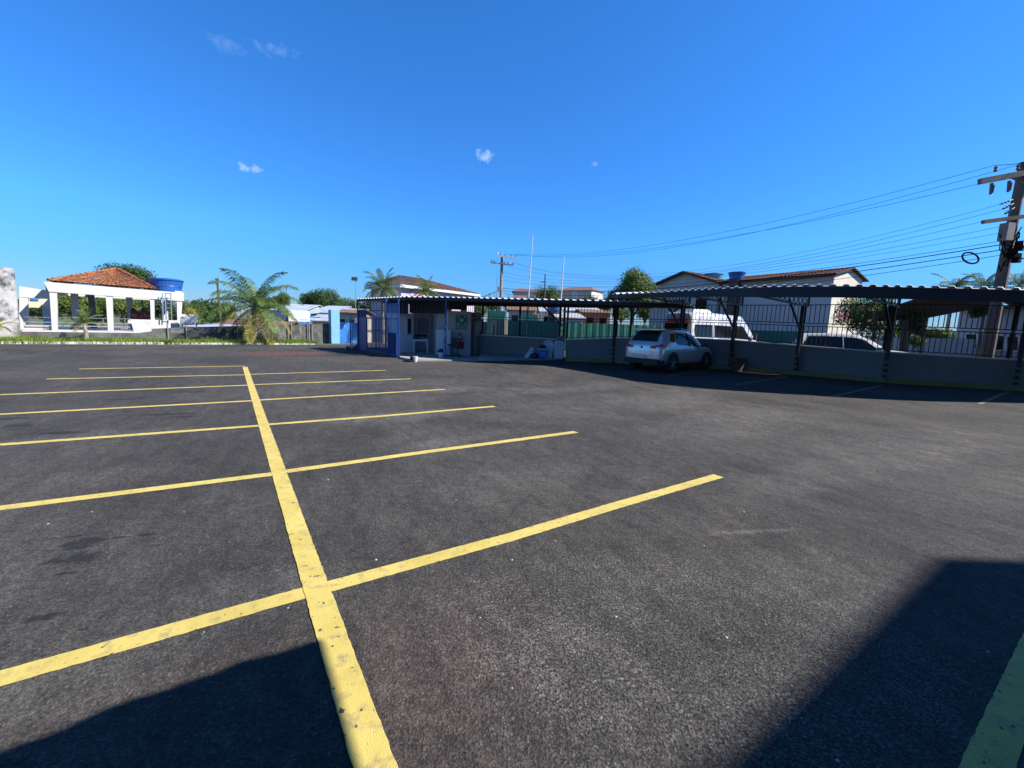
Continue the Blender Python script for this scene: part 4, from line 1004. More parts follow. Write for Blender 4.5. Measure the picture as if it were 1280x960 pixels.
def carport_post(parent, px, py, zt_, target, stripes=True, w_=.11):
    P = G(px, py)-Vector((0, 0, 0)); P = V(P, P.z)+Vector((-.05, -.1, 0)); z0 = H(P.x, P.y)
    po = MB().box((P.x, P.y, (z0+zt_)/2), (w_, w_, zt_-z0), R(39)).build('post', black, parent)
    if stripes:
        b = MB()
        for k in range(4): b.box((P.x, P.y, z0+.12+.2*k), (w_+.006, w_+.006, .085-.01*k), R(39))
        b.build('yellow_stripes', yellowp, po)
    if target is None: return P
    T = V(target, 0); u = (T-V(P, 0)); reach = u.length; u.normalize()
    # tapering lattice arm
    b = MB(); tail = .55; zb0 = zt_+.02; top = lambda t: target.z+.10-.16*t; bot = lambda t: zb0+(target.z-.2-zb0)*max(0, t)
    N = 12; ps_ = [V(P, 0)-u*tail+u*(reach+tail-.1)*i/N for i in range(N+1)]; ts = [max(0, (i/N*(reach+tail)-tail)/reach) for i in range(N+1)]
    for i in range(N):
        p, q = ps_[i], ps_[i+1]
        b.beam(V(p, top(ts[i])), V(q, top(ts[i+1])), .05); b.beam(V(p, bot(ts[i])), V(q, bot(ts[i+1])), .05)
        b.beam(V(p, top(ts[i])), V(q, bot(ts[i+1])), .022); b.beam(V(p, bot(ts[i])), V(q, top(ts[i+1])), .022)
    b.beam(V(ps_[0], top(0)), V(ps_[0], bot(0)), .05)
    b.build('truss', black, parent)
    b = MB(); b.beam(V(P+u*.05, z0+1.75), V(P+u*1.45, zb0+.12), .06); b.build('brace', black, parent)
    return P
for px, py in post_px:
    P = V(G(px, py), 0); T_ = nearest_near(P); carport_post(cp, px, py, T_.z-.28, T_)

# ------------------------------------------------------------------ gatehouse and its roof
NA = [at(445, 374, 2.98), at(505, 371.3, 2.98), at(560, 371.8, 2.98), at(640, 373.8, 2.92), at(700, 375, 2.90), at(765, 376.4, 2.90), at(850, 379, 2.90)]
AB = [at(445, 374, 2.98)+D2(52, 4.5), at(505, 371.3, 2.98)+D2(15, 6.2), at(560, 371.8, 2.98)+D2(15, 5.8), at(640, 373.8, 2.98)+D2(25, 5.4), at(700, 375, 2.98)+D2(28, 5.0), at(765, 376.4, 2.98)+D2(30, 3.9), at(850, 379, 2.98)+D2(35, 2.6)]
AB = [p+Vector((0, 0, .06)) for p in AB]
cn = thing('gatehouse_canopy', 'low corrugated canopy over the gatehouse and waste bins', 'canopy', V(NA[3], 0))
corr('roof_sheet', NA, AB, roofmetal, cn, .3, .05)
b = MB()
for i in range(len(NA)-1):
    p, q = NA[i]-Vector((0, 0, .02)), NA[i+1]-Vector((0, 0, .02)); d = (q-p).normalized(); n = Vector((-d.y, d.x, 0))*.03; dz = Vector((0, 0, .13))
    b.hexa([p+n, q+n, q+n*2, p+n*2], [p+n-dz, q+n-dz, q+n*2-dz, p+n*2-dz])
b.build('fascia', blacksheet, cn)
for f_ in (.35, .7, .97):
    b = MB()
    for i in range(len(NA)-1): b.beam(NA[i].lerp(AB[i], f_)-Vector((0, 0, .08)), NA[i+1].lerp(AB[i+1], f_)-Vector((0, 0, .08)), .06, .1)
    b.build('purlin', black, cn)
for px, py, tp in ((700, 446.5, (-1.6, -2.6)), (768, 453.3, (-1.2, -1.6))):
    if px == 700:
        P = V(G(px, py), 0)+Vector((0, -.15, 0)); z0 = H(P.x, P.y)
        for dx in (-.11, .11):
            MB().box((P.x+dx, P.y, (z0+2.9)/2), (.09, .09, 2.9-z0), R(20)).build('post', black, cn)
        b = MB()
        for k in range(9): b.beam(Vector((P.x-.1, P.y, .4+.28*k)), Vector((P.x+.1, P.y, .54+.28*k)), .03)
        b.build('lattice', black, cn)
        b = MB(); b.beam(V(P, 1.9), V(P+Vector((-1.15, -.9, 0)), 2.85), .06); b.build('brace', black, cn)
P = V(G(783, 452), 0)+Vector((.15, .25, 0)); MB().beam(V(P, H(P.x, P.y)), V(P, 2.95), .09).build('post', black, cn)
# blue front post of the gatehouse
P = G(556.5, 448.5); MB().beam(V(P, .1), V(P, 2.86), .07).build('post', blue, cn)
bl = MB(); rr = random.Random(2)
for k in range(9): bl.tube([V(P+Vector((.09+.02*math.sin(k), -.06, 0)), 2.3-.12*k), V(P+Vector((.05+.05*math.sin(k*2+1), -.09, 0)), 2.16-.12*k)], .022, 5)
tag(bl.build('hanging_plastic', cyanplast, fix=False), 'twisted pale plastic strip hanging on the blue gatehouse post', 'plastic strip')

gh = thing('gatehouse', 'small grey gatehouse kiosk under the corrugated canopy', 'gatehouse', V(G(540, 446), 0))
def wp(px, py): return V(G(px, py), 0)
def gwall(px0, px1, Y0, Y1, ytop, m_, back=2.2, z=None, name='wall'):
    a, c = A(px0, 440, Y0), A(px1, 440, Y1); zt = z or A((px0+px1)/2, ytop, (Y0+Y1)/2).z
    d = V(c-a, 0).normalized(); n = Vector((-d.y, d.x, 0))
    b = MB().hexa([V(a, .0), V(c, .0), V(c+n*back, .0), V(a+n*back, .0)], [V(a, zt), V(c, zt), V(c+n*back, zt), V(a+n*back, zt)])
    return b.build(name, m_, gh), a, c, d, n
wl1, a1, c1_, d1, n1 = gwall(499, 516.8, 23.4, 24.0, 391.5, boothpale, 1.3)
wl2, a2, c2_, d2, n2 = gwall(514, 549, 25.4, 25.5, 391.5, boothgrey, 1.5)
wl3, a3, c3_, d3, n3 = gwall(547.5, 588, 22.5, 23.0, 388.7, boothgrey, 3.0)
wl4, a4, c4_, d4, n4 = gwall(592.5, 608.5, 23.9, 24.6, 402, boothgrey, .7, name='side_cabinet')
wl5, a5, c5_, d5, n5 = gwall(588.3, 601, 24.9, 25.2, 390.5, boothgrey, 1.0)
def on(px0, py0, px1, py1, a, c, th, name, m_, parent, out=.004):
    az = math.atan2((c-a).x, (c-a).y); d = V(c-a, 0).normalized(); n = Vector((-d.y, d.x, 0)); P0 = a-n*out
    q = [onpl(px0, py1, P0, az), onpl(px1, py1, P0, az), onpl(px1, py0, P0, az), onpl(px0, py0, P0, az)]
    z0, z1 = q[0].z, q[3].z; q[1].z = z0; q[2].z = z1
    return MB().hexa(q, [p-n*th for p in q]).build(name, m_, parent), q, n
wn_, q, n_ = on(508.5, 397.5, 514, 417.5, a1, c1_, .02, 'window', glassdark, gh)
b = MB()
for i in range(4): b.beam(q[i]-n_*.03, q[(i+1) % 4]-n_*.03, .05)
b.build('frame', cleanwhite, wn_)
wn_, q, n_ = on(521, 396.5, 537.5, 417.5, a2, c2_, .02, 'service_window', mat('shutter', (.30, .30, .30), .7, var=.04), gh)
b = MB()
for i in range(4): b.beam(q[i]-n_*.03, q[(i+1) % 4]-n_*.03, .04)
b.build('frame', boothpale, wn_)
on(520, 417.6, 534, 419.6, a2, c2_, .3, 'shelf', blacksheet, gh)
on(589.5, 409, 591.5, 440, a5, c5_, .03, 'door_edge', blacksheet, gh)
on(600, 414, 603, 423, a4, c4_, .03, 'handle_plate', black, wl4)
# dark corrugated valance above the kiosk
def valance(px0, px1, Y0, Y1, y0, y1, m_, nm):
    a, c = A(px0, y0, Y0), A(px1, y0, Y1); zt, zb = 2.93, A((px0+px1)/2, y1, (Y0+Y1)/2).z
    d = V(c-a, 0); L_ = d.length; d.normalize(); n = Vector((-d.y, d.x, 0)); b = MB(); k = int(L_/.11)
    for j in range(k):
        o0, o1 = (.04 if j % 2 else 0), (.04 if (j+1) % 2 else 0); p, q = V(a, 0)+d*L_*j/k+n*o0, V(a, 0)+d*L_*(j+1)/k+n*o1
        b.hexa([V(p, zb), V(q, zb), V(q+n*.02, zb), V(p+n*.02, zb)], [V(p, zt), V(q, zt), V(q+n*.02, zt), V(p+n*.02, zt)])
    b.build(nm, m_, gh)
valance(483, 511, 22.6, 23.2, 376, 391.5, mat('navy_sheet', (.03, .045, .08), .5, var=.15), 'valance')
valance(511.5, 556, 23.1, 22.3, 376, 391.8, blacksheet, 'valance')
valance(557, 584, 22.3, 22.6, 376, 387, blacksheet, 'valance')
# green assembly-point sign
az3 = math.atan2((c3_-a3).x, (c3_-a3).y)
sg = thing('assembly_sign', 'green assembly point sign with white arrows on the gatehouse wall', 'sign', onpl(576, 411, a3-n3*.03, az3))
P0 = a3-n3*.006; q = [onpl(569.5, 411.5, P0, az3), onpl(584, 411.5, P0, az3), onpl(584, 393, P0, az3), onpl(569.5, 393, P0, az3)]
z0, z1 = q[0].z, q[3].z; q[1].z = z0; q[2].z = z1
MB().hexa(q, [p-n3*.015 for p in q]).build('panel', signgreen, sg)
sw, sh_ = (q[1]-q[0]).length, z1-z0
def sp(u, v, o=.0165): return q[0]+d3*sw*u+Vector((0, 0, sh_*v))-n3*(.004+o)
def spoly(pts, o=.0): return [sp(u, v, .015+o) for u, v in pts]
b = MB()
for sx in (-1, 1):
    for sy in (-1, 1):
        cx, cy = .5+sx*.27, .64+sy*.23
        pts = [(cx+sx*.09, cy+sy*.09), (cx+sx*.04, cy+sy*.09), (cx-sx*.02, cy+sy*.03), (cx-sx*.05, cy+sy*.06), (cx-sx*.06, cy-sy*.06), (cx+sx*.06, cy-sy*.05), (cx+sx*.03, cy-sy*.02), (cx+sx*.09, cy+sy*.04)]
        f = spoly(pts); b.hexa(f, [p-n3*.003 for p in f])
b.build('arrow', cleanwhite, sg)
b = MB()
for dx, s_ in ((-.12, .8), (0, 1.05), (.12, .8), (-.06, .7), (.06, .7)):
    f = spoly([(.5+dx+.028*math.cos(t)*s_, .72*1+.03*math.sin(t)*s_+(.02 if dx == 0 else 0)) for t in [i*math.pi/4 for i in range(8)]]); b.hexa(f, [p-n3*.003 for p in f])
    f = spoly([(.5+dx-.035*s_, .53), (.5+dx+.035*s_, .53), (.5+dx+.03*s_, .68), (.5+dx-.03*s_, .68)]); b.hexa(f, [p-n3*.0035 for p in f])
b.build('pictogram', cleanwhite, sg)
def text(body, cu, cv, size, parent, m_, org=sp, xd=None, nd=None):
    cu_ = bpy.data.curves.new('t', 'FONT'); cu_.body = body; cu_.size = size; cu_.align_x = 'CENTER'; cu_.align_y = 'CENTER'; cu_.extrude = .001
    to = bpy.data.objects.new('t', cu_); C.objects.link(to); bpy.context.view_layer.update()
    me = bpy.data.meshes.new_from_object(to.evaluated_get(bpy.context.evaluated_depsgraph_get())); bpy.data.objects.remove(to)
    xd = xd or d3; nd = nd or -n3; M = Matrix((xd, Vector((0, 0, 1)), nd)).transposed()
    O = org(cu, cv)
    b = MB(); b.v = [O+M@v.co for v in me.vertices]; b.f = [tuple(p.vertices) for p in me.polygons]
    return b.build('lettering', m_, parent, fix=False)
text('PONTO DE', .5, .26, .13, sg, cleanwhite); text('ENCONTRO', .5, .11, .13, sg, cleanwhite)
# extinguisher with its small sign
P0 = a3-n3*.14; pe = onpl(574.6, 430, P0, az3); zb, zt = zat(574.5, 426, pe), zat(574.5, 416.5, pe)
ex = thing('fire_extinguisher', 'red fire extinguisher mounted below the green sign', 'fire extinguisher', V(pe, zb))
MB().lathe(V(pe, zb), [(.075, 0), (.085, .03), (.085, (zt-zb)*.8), (.04, (zt-zb)*.93)], 16).build('cylinder', redpaint, ex, smooth=False)
MB().box(V(pe, zt-.02), (.10, .04, .05), R(10)).build('valve', black, ex)
b = MB(); b.box(V(pe-n3*.075, zb+.22), (.09, .05, .14), math.atan2(d3.y, d3.x)); b.build('label_plate', cleanwhite, ex)
b = MB().tube([V(pe, zt-.03)+d3*.04, V(pe, zb+.25)+d3*.12, V(pe, zb+.08)+d3*.10], .013, 6); b.build('hose', black, ex)
sn = on(577, 411.5, 580.5, 417, a3, c3_, .01, 'notice', mat('pink_notice', (.6, .4, .42), .6), None)[0]; 
tag(sn, 'small pale red notice right of the fire extinguisher', 'notice')
on(571.8, 427, 580, 436, a3, c3_, .008, 'red_backing', mat('dull_red', (.28, .03, .03), .7), gh)

# concrete floor slab of the gatehouse
slab = [G(500, 448.5), G(515, 451.8), G(590, 451.3), G(655, 450.8), G(690, 450.6), G(706, 450.5), LW[2]-Vector((0, .03, 0)), LW[1]-Vector((0, .03, 0)), A(590, 440, 28), A(497, 438, 27)]
struct(MB().poly_up(slab, -.1, .10).build('concrete_slab', concrete, origin=(0, 0, 0)))
slab2 = [G(600, 450.6), G(655, 450.4), G(700, 450.2), LW[2]-Vector((0, .04, 0)), LW[1]-Vector((0, .04, 0)), A(600, 440, 26)]
def slabz(p): return max(.10, H(p.x, p.y)+.09)
b = MB(); q = [G(598, 450.7), G(655, 450.4), G(703, 450.2), LW[2]-Vector((0, .04, 0)), LW[1]-Vector((0, .04, 0))]
b.hexa([V(p, 0) for p in q], [V(p, slabz(p)+.012) for p in q]); struct(b.build('rear_slab', concrete, origin=(0, 0, 0)))

# blue gate enclosure
g0, g1 = G(438, 435.8), G(499, 447.6); g0, g1 = V(g0, 0), V(g1, 0); gaz = math.atan2((g1-g0).x, (g1-g0).y); gd = (g1-g0).normalized(); gn = Vector((-gd.y, gd.x, 0))
gt = thing('blue_gate', 'tall blue barred gate enclosure left of the gatehouse', 'gate', V(g0.lerp(g1, .5), 0))
GP = lambda px, py, o=0.0: onpl(px, py, g0-gn*o, gaz)
def gz_(px): p = GP(px, 440); return p
def gpanel(px0, px1, yt, m_, nm, yb=None, th=.03, o=0.0):
    a, c = GP(px0, 440, o), GP(px1, 440, o); zt = zat((px0+px1)/2, yt, a.lerp(c, .5)); zb = .06 if yb is None else zat((px0+px1)/2, yb, a.lerp(c, .5))
    MB().hexa([V(a, zb), V(c, zb), V(c+gn*th, zb), V(a+gn*th, zb)], [V(a, zt), V(c, zt), V(c+gn*th, zt), V(a+gn*th, zt)]).build(nm, m_, gt)
gpanel(448, 458, 387, blue, 'solid_panel'); gpanel(484.5, 496, 415.5, blue, 'solid_panel')
b = MB()
zt1 = zat(448, 396.4, GP(448, 440))
for px in [439+1.75*k for k in range(6)]:
    p = GP(px, 440, .02); b.beam(V(p, .08), V(p, zt1-.02), .025)
a, c = GP(439, 440, .02), GP(448, 440, .02); b.beam(V(a, zt1), V(c, zt1), .045); b.beam(V(a, .12), V(c, .12), .045); b.build('low_leaf', blue, gt)
b = MB(); x = 459.5
while x < 481:
    p = GP(x, 440, .02); b.beam(V(p, .08), V(p, zt1), .03); x += 1.65
for z in (.12, zt1, 1.15): b.beam(V(GP(458, 440, .02), z), V(GP(482, 440, .02), z), .05)
b.build('bar_leaf', blue, gt)
b = MB(); x = 485
while x < 497.5:
    p = GP(x, 440, .02); b.beam(V(p, .08), V(p, 2.6), .028); x += 1.5
for z in (.12, 1.2, 1.9, 2.6): b.beam(V(GP(483, 440, .02), z), V(GP(498, 440, .02), z), .045)
b.build('bar_leaf', blue, gt)
b = MB(); x = 450
while x < 482:
    p = GP(x, 440, .02); b.beam(V(p, zt1), V(p, 2.75), .022); x += 1.9
for z in (2.0+.3, 2.75): b.beam(V(GP(447, 440, .02), z), V(GP(482, 440, .02), z), .04)
b.build('upper_bars', black, gt)
for px, w_, z in ((438.5, .05, zt1), (447.6, .07, 2.9), (482.5, .06, 2.9), (498, .07, 2.9)):
    p = GP(px, 440, .03); MB().beam(V(p, 0), V(p, z), w_).build('post', blue, gt)
# rear side of the enclosure
rr0 = V(GP(447.6, 440), 0); r1_ = rr0+D2(60, 4)
b = MB()
for k in range(24): p = rr0.lerp(r1_, k/23); b.beam(V(p, .05), V(p, 1.9), .025)
for z in (.1, 1.2, 1.9): b.beam(V(rr0, z), V(r1_, z), .05)
b.build('rear_bars', blue, gt)

# things around the gatehouse
def table(px, py):
    P = G(px, py)+Vector((0, 0, .1)); t = thing('plastic_table', 'white plastic table before the service window', 'table', P, R(8))
    b = MB(); b.box((0, 0, .71), (.78, .6, .03)); b.box((0, -.29, .67), (.72, .02, .06)); b.box((0, .29, .67), (.72, .02, .06)); b.build('table_top', cleanwhite, t, local=True)
    for sx in (-1, 1):
        for sy in (-1, 1): MB().beam((sx*.33, sy*.24, .69), (sx*.37, sy*.27, 0), .05).build('leg', cleanwhite, t, local=True)
    return P
P = table(526, 443.5)
t = thing('desk_phone', 'dark boxy device on the left end of the white table', 'device', P+Vector((-.25, 0, .726))); b = MB(); b.hexa([(-.15, -.12, 0), (.15, -.12, 0), (.15, .12, 0), (-.15, .12, 0)], [(-.13, -.08, .14), (.13, -.08, .14), (.14, .12, .20), (-.14, .12, .20)]); b.build('body', black, t, local=True)
MB().box((0, -.11, .09), (.22, .015, .06)).build('tray', plast, t, local=True)
P = G(553.5, 445.3); P.z = .10
t = thing('cabinet', 'white metal cabinet between the gatehouse openings', 'cabinet', P, R(12)); h = 1.32
MB().box((0, 0, h/2+.03), (.74, .5, h-.04)).build('body', cyanplast, t, local=True); MB().box((-.19, -.265, h/2+.03), (.35, .02, h-.1)).build('door', cleanwhite, t, local=True); MB().box((.19, -.265, h/2+.03), (.35, .02, h-.1)).build('door', cyanplast, t, local=True)
MB().box((.04, -.285, h/2+.1), (.02, .02, .2)).build('handle', black, t, local=True)
P = G(551, 448.3); P.z = .1
t = thing('water_jug', 'small pale jug with black top at the foot of the blue post', 'jug', P)
MB().lathe((0, 0, 0), [(.11, 0), (.12, .05), (.12, .2), (.10, .24)], 14).build('body', cyanplast, t, local=True); b = MB(); b.lathe((0, 0, .242), [(.08, 0), (.13, .07), (.10, .15), (.02, .19)], 12); b.box((-.14, 0, .28), (.1, .06, .06)); b.build('top', black, t, local=True)
P = G(572, 446.6); P.z = .1
t = thing('office_chair', 'black office swivel chair beside the fire extinguisher', 'chair', P, R(150))
b = MB()
for k in range(5):
    a = k*1.2566; b.beam((0, 0, .09), (math.cos(a)*.28, math.sin(a)*.28, .06), .045, .03); b.lathe((math.cos(a)*.28, math.sin(a)*.28, 0), [(.02, 0), (.03, .025), (.02, .05)], 8)
b.build('base', black, t, local=True); MB().tube([(0, 0, .08), (0, 0, .42)], .03, 8).build('column', black, t, local=True)
MB().lathe((0, 0, .42), [(.15, 0), (.24, .02), (.245, .06), (.2, .085)], 16).build('seat', plast, t, local=True)
b = MB(); b.hexa([(-.2, .22, .58), (.2, .22, .58), (.2, .27, .58), (-.2, .27, .58)], [(-.17, .29, .98), (.17, .29, .98), (.17, .33, .98), (-.17, .33, .98)]); b.beam((0, .2, .45), (0, .27, .62), .05, .02); b.build('backrest', plast, t, local=True)
for sx in (-1, 1):
    b = MB(); b.tube([(sx*.22, .05, .46), (sx*.27, .05, .64), (sx*.27, -.15, .65)], .018, 6); b.build('armrest', plast, t, local=True)
P = G(563, 446.8); P.z = .1
t = thing('black_stool', 'black stool just right of the blue gatehouse post', 'stool', P)
MB().lathe((0, 0, .56), [(.15, 0), (.17, .03), (.15, .07)], 14).build('seat', plast, t, local=True)
for k in range(4): a = k*1.57+.4; MB().tube([(math.cos(a)*.1, math.sin(a)*.1, .57), (math.cos(a)*.19, math.sin(a)*.19, 0)], .014, 6).build('leg', black, t, local=True)
P = G(517, 451.8); P.z = H(P.x, P.y)
t = thing('garden_tool', 'small black machine with pale bucket on the asphalt before the gatehouse', 'machine', P+Vector((0, -.15, 0)), R(15))
b = MB(); b.lathe((-.12, 0, .0), [(.20, 0), (.22, .05), (.14, .09)], 12); b.lathe((-.02, .02, .07), [(.10, 0), (.12, .08), (.06, .17)], 10); b.box((-.28, .02, .03), (.3, .2, .05)); b.build('body', black, t, local=True)
MB().lathe((.1, -.05, .0), [(.09, 0), (.12, .22), (.125, .24)], 14).build('bucket', cyanplast, t, local=True)
b = MB().tube([(-.02, .05, .15), (-.25, .25, .32), (-.45, .35, .30), (-.62, .4, .42)], .014, 6); b.build('handle', black, t, local=True)
P = G(441, 437); t = thing('debris_pile', 'small pile of grey bags at the foot of the low blue gate', 'bags', P)
rnd = random.Random(4)
for k in range(4):
    s_ = rnd.uniform(.14, .22); MB().lathe((rnd.uniform(-.35, .35), rnd.uniform(-.2, .2), 0), [(s_*.7, 0), (s_, s_*.4), (s_*.8, s_*.9), (s_*.2, s_*1.25), (s_*.3, s_*1.4)], 9).build('bag', (darkblock, cyanplast, plast, greywall)[k], t, local=True)

# bins and boxes at the wall
def bin_(px, py, label, w_=.48, h=.84, rz=0):
    P = G(px, py); P.z = slabz(P)+.012 if px < 700 else max(H(P.x, P.y), .1); t = thing('waste_bin', label, 'waste bin', P, rz)
    b = MB(); b.hexa([(-w_*.4, -w_*.4, 0), (w_*.4, -w_*.4, 0), (w_*.4, w_*.4, 0), (-w_*.4, w_*.4, 0)], [(-w_/2, -w_/2, h*.8), (w_/2, -w_/2, h*.8), (w_/2, w_/2, h*.8), (-w_/2, w_/2, h*.8)]); b.build('body', cyanplast, t, local=True)
    b = MB(); b.hexa([(-w_*.53, -w_*.53, h*.802), (w_*.53, -w_*.53, h*.802), (w_*.53, w_*.53, h*.802), (-w_*.53, w_*.53, h*.802)], [(-w_*.5, -w_*.5, h*.84), (w_*.5, -w_*.5, h*.84), (w_*.5, w_*.5, h*.84), (-w_*.5, w_*.5, h*.84)])
    b.hexa([(-w_*.48, -w_*.48, h*.841), (w_*.48, -w_*.48, h*.841), (w_*.48, w_*.48, h*.841), (-w_*.48, w_*.48, h*.841)], [(-w_*.3, -w_*.3, h), (w_*.3, -w_*.3, h), (w_*.3, w_*.3, h), (-w_*.3, w_*.3, h)]); b.build('lid', cyanplast, t, local=True)
bin_(697.7, 450.6, 'white swing-lid bin, rightmost of the things by the post', .46, .86, R(8))
bin_(684.7, 449.4, 'tall white bin between the blue box and the swing-lid bin', .5, .86, R(-6))
P = G(677.5, 450.2); P.z = slabz(P)+.012
t = thing('blue_box', 'blue and white box with brown bag on top beside the bins', 'box', P, R(10))
MB().hexa([(-.17, -.15, 0), (.17, -.15, 0), (.17, .15, 0), (-.17, .15, 0)], [(-.2, -.17, .42), (.2, -.17, .42), (.2, .17, .42), (-.2, .17, .42)]).build('body', mat('box_blue', (.03, .16, .5), .4), t, local=True)
MB().box((0, -.01, .45), (.405, .36, .05)).build('rim', cleanwhite, t, local=True)
MB().lathe((0, 0, .476), [(.17, 0), (.2, .06), (.14, .15), (.04, .19)], 10).build('bag', mat('dark_brown', (.035, .02, .018), .6), t, local=True)
for k in (-.08, .0, .08): MB().box((k, -.172, .2), (.02, .01, .22)).build('label_strip', mat('pale_blue_mark', (.3, .45, .7), .5), t, local=True)
P = G(668, 450.0); P.z = slabz(P)+.012; t = thing('rubbish_bag', 'black rubbish bag lying before the blue box', 'bag', P)
b = MB(); b.lathe((0, 0, 0), [(.18, 0), (.24, .07), (.22, .16), (.10, .23), (.02, .25)], 12); b.lathe((.17, .05, 0), [(.12, 0), (.15, .06), (.08, .13)], 9); b.build('bag', plast, t, local=True)
b = MB(); b.tube([(0, 0, .24), (.03, 0, .28), (.06, .02, .27)], .02, 6); b.build('knot', plast, t, local=True)
P = G(661.5, 449.6); P.z = slabz(P)+.012; t = thing('leaning_cooler_lid', 'pale triangular plastic piece leaning left of the black bag', 'plastic piece', P)
b = MB(); b.hexa([(-.26, -.1, 0), (-.05, -.1, 0), (-.05, .1, 0), (-.26, .1, 0)], [(.06, .05, .52), (.2, .05, .50), (.2, .16, .50), (.06, .16, .52)]); b.hexa([(.08, .0, 0), (.2, .0, 0), (.2, .12, 0), (.08, .12, 0)], [(.08, .06, .5), (.2, .06, .48), (.2, .15, .48), (.08, .15, .5)]); b.build('panel', cleanwhite, t, local=True)
# planter by the third post
P = G(917.5, 462.5)-Vector((.12, .42, 0)); P.z = H(P.x, P.y); t = thing('planter', 'brown tapered plant pot before a black carport post', 'planter', P, R(20))
MB().hexa([(-.16, -.16, 0), (.16, -.16, 0), (.16, .16, 0), (-.16, .16, 0)], [(-.22, -.22, .50), (.22, -.22, .50), (.22, .22, .50), (-.22, .22, .50)]).build('pot', brown, t, local=True)
b = MB()
for a in ((-.22, -.22, .22, -.22), (.22, -.22, .22, .22), (.22, .22, -.22, .22), (-.22, .22, -.22, -.22)): b.beam((a[0], a[1], .52), (a[2], a[3], .52), .04, .05)
b.build('rim', brown, t, local=True); MB().box((0, 0, .505), (.40, .40, .02)).build('soil', earth, t, local=True)

# ------------------------------------------------------------------ vehicles
class Car:
    def __init__(s, st): s.st = st
    def iv(s, x):
        st = s.st
        if x <= st[0][0]: return st[0][1:]
        for a, c in zip(st, st[1:]):
            if x <= c[0]:
                t = (x-a[0])/(c[0]-a[0]); return tuple(p+(q-p)*t for p, q in zip(a[1:], c[1:]))
        return st[-1][1:]
    def half(s, x):
        zb, zl, zt, w_, wt_ = s.iv(x); zm = zb+(zl-zb)*.55
        return [(0, zb), (w_*.80, zb), (w_*.95, zb+.06), (w_*.985, zb+(zl-zb)*.25), (w_, zm), (w_*.995, zb+(zl-zb)*.8), (w_*.965, zl), (wt_+.03+(w_*.965-wt_-.03)*.12, zl+(zt-zl)*.84), (wt_*.93, zl+(zt-zl)*.965), (wt_*.7, zt-.008), (0, zt)]
    def side(s, x, t): # between the belt line and the roof edge
        h = s.half(x); a, c = h[6], h[7]; return Vector((x, a[0]+(c[0]-a[0])*t, a[1]+(c[1]-a[1])*t))
    def low(s, x, z):
        h = s.half(x)
        for a, c in zip(h[1:6], h[2:7]):
            if z <= c[1]: t = (z-a[1])/max(1e-5, c[1]-a[1]); return Vector((x, a[0]+(c[0]-a[0])*t, z))
        return Vector((x, h[6][0], z))
    def top(s, x, f): # across the upper surface
        h = s.half(x); zz = [h[7], h[8], h[9], h[10]]; ys = abs(f)*h[7][0]
        for a, c in zip(zz, zz[1:]):
            if ys >= c[0]-1e-9:
                t = (a[0]-ys)/max(1e-6, a[0]-c[0]); return Vector((x, math.copysign(ys, f), a[1]+(c[1]-a[1])*t))
        return Vector((x, 0, h[10][1]))
    def body(s, m_, parent, step=.1):
        xs = sorted(set([a[0] for a in s.st]+[s.st[0][0]+step*i for i in range(int((s.st[-1][0]-s.st[0][0])/step))])); b = MB(); n = 20
        for x in xs:
            h = s.half(x); ring = [(x, y, z) for y, z in h]+[(x, -y, z) for y, z in h[-2:0:-1]]; b.v += [Vector(p) for p in ring]; n = len(ring)
        for i in range(len(xs)-1):
            for j in range(n): b.f.append((i*n+j, i*n+(j+1) % n, (i+1)*n+(j+1) % n, (i+1)*n+j))
        b.f.append(tuple(range(n))); b.f.append(tuple((len(xs)-1)*n+j for j in range(n)))
        o = b.build('body', m_, parent, local=True, smooth=True)
        return o
    def sidewin(s, x0, x1, u0, u1, m_, parent, t0=.1, t1=.97, name='window'):
        for sg_ in (1, -1):
            b = MB(); N = 8
            for i in range(N+1):
                f = i/N; p, q = s.side(x0+(x1-x0)*f, t0), s.side(u0+(u1-u0)*f, t1)
                for r_ in (p, q): r_.y += .012; r_.y *= sg_; b.v.append(r_)
            b.f = [(2*i, 2*i+2, 2*i+3, 2*i+1) for i in range(N)]; b.build(name, m_, parent, local=True)
    def glass(s, x0, x1, f0, f1, dx, dz, m_, parent, name):
        b = MB(); N, K = 8, 8
        for i in range(N+1):
            x = x0+(x1-x0)*i/N; ff = f0+(f1-f0)*i/N
            for k in range(K+1): p = s.top(x, -ff+2*ff*k/K); b.v.append(p+Vector((dx, 0, dz)))
        b.f = [(i*(K+1)+k, i*(K+1)+k+1, (i+1)*(K+1)+k+1, (i+1)*(K+1)+k) for i in range(N) for k in range(K)]; b.build(name, m_, parent, local=True)
    def patch(s, x0, x1, z0, z1, off, m_, parent, name, both=True, N=10):
        for sg_ in ((1, -1) if both else (1,)):
            b = MB()
            for i in range(N+1):
                x = x0+(x1-x0)*i/N
                for z in (z0, (z0+z1)/2, z1): p = s.low(x, z); p.y += off; p.y *= sg_; b.v.append(p)
            b.f = [(3*i+k, 3*i+3+k, 3*i+4+k, 3*i+1+k) for i in range(N) for k in (0, 1)]; b.build(name, m_, parent, local=True)
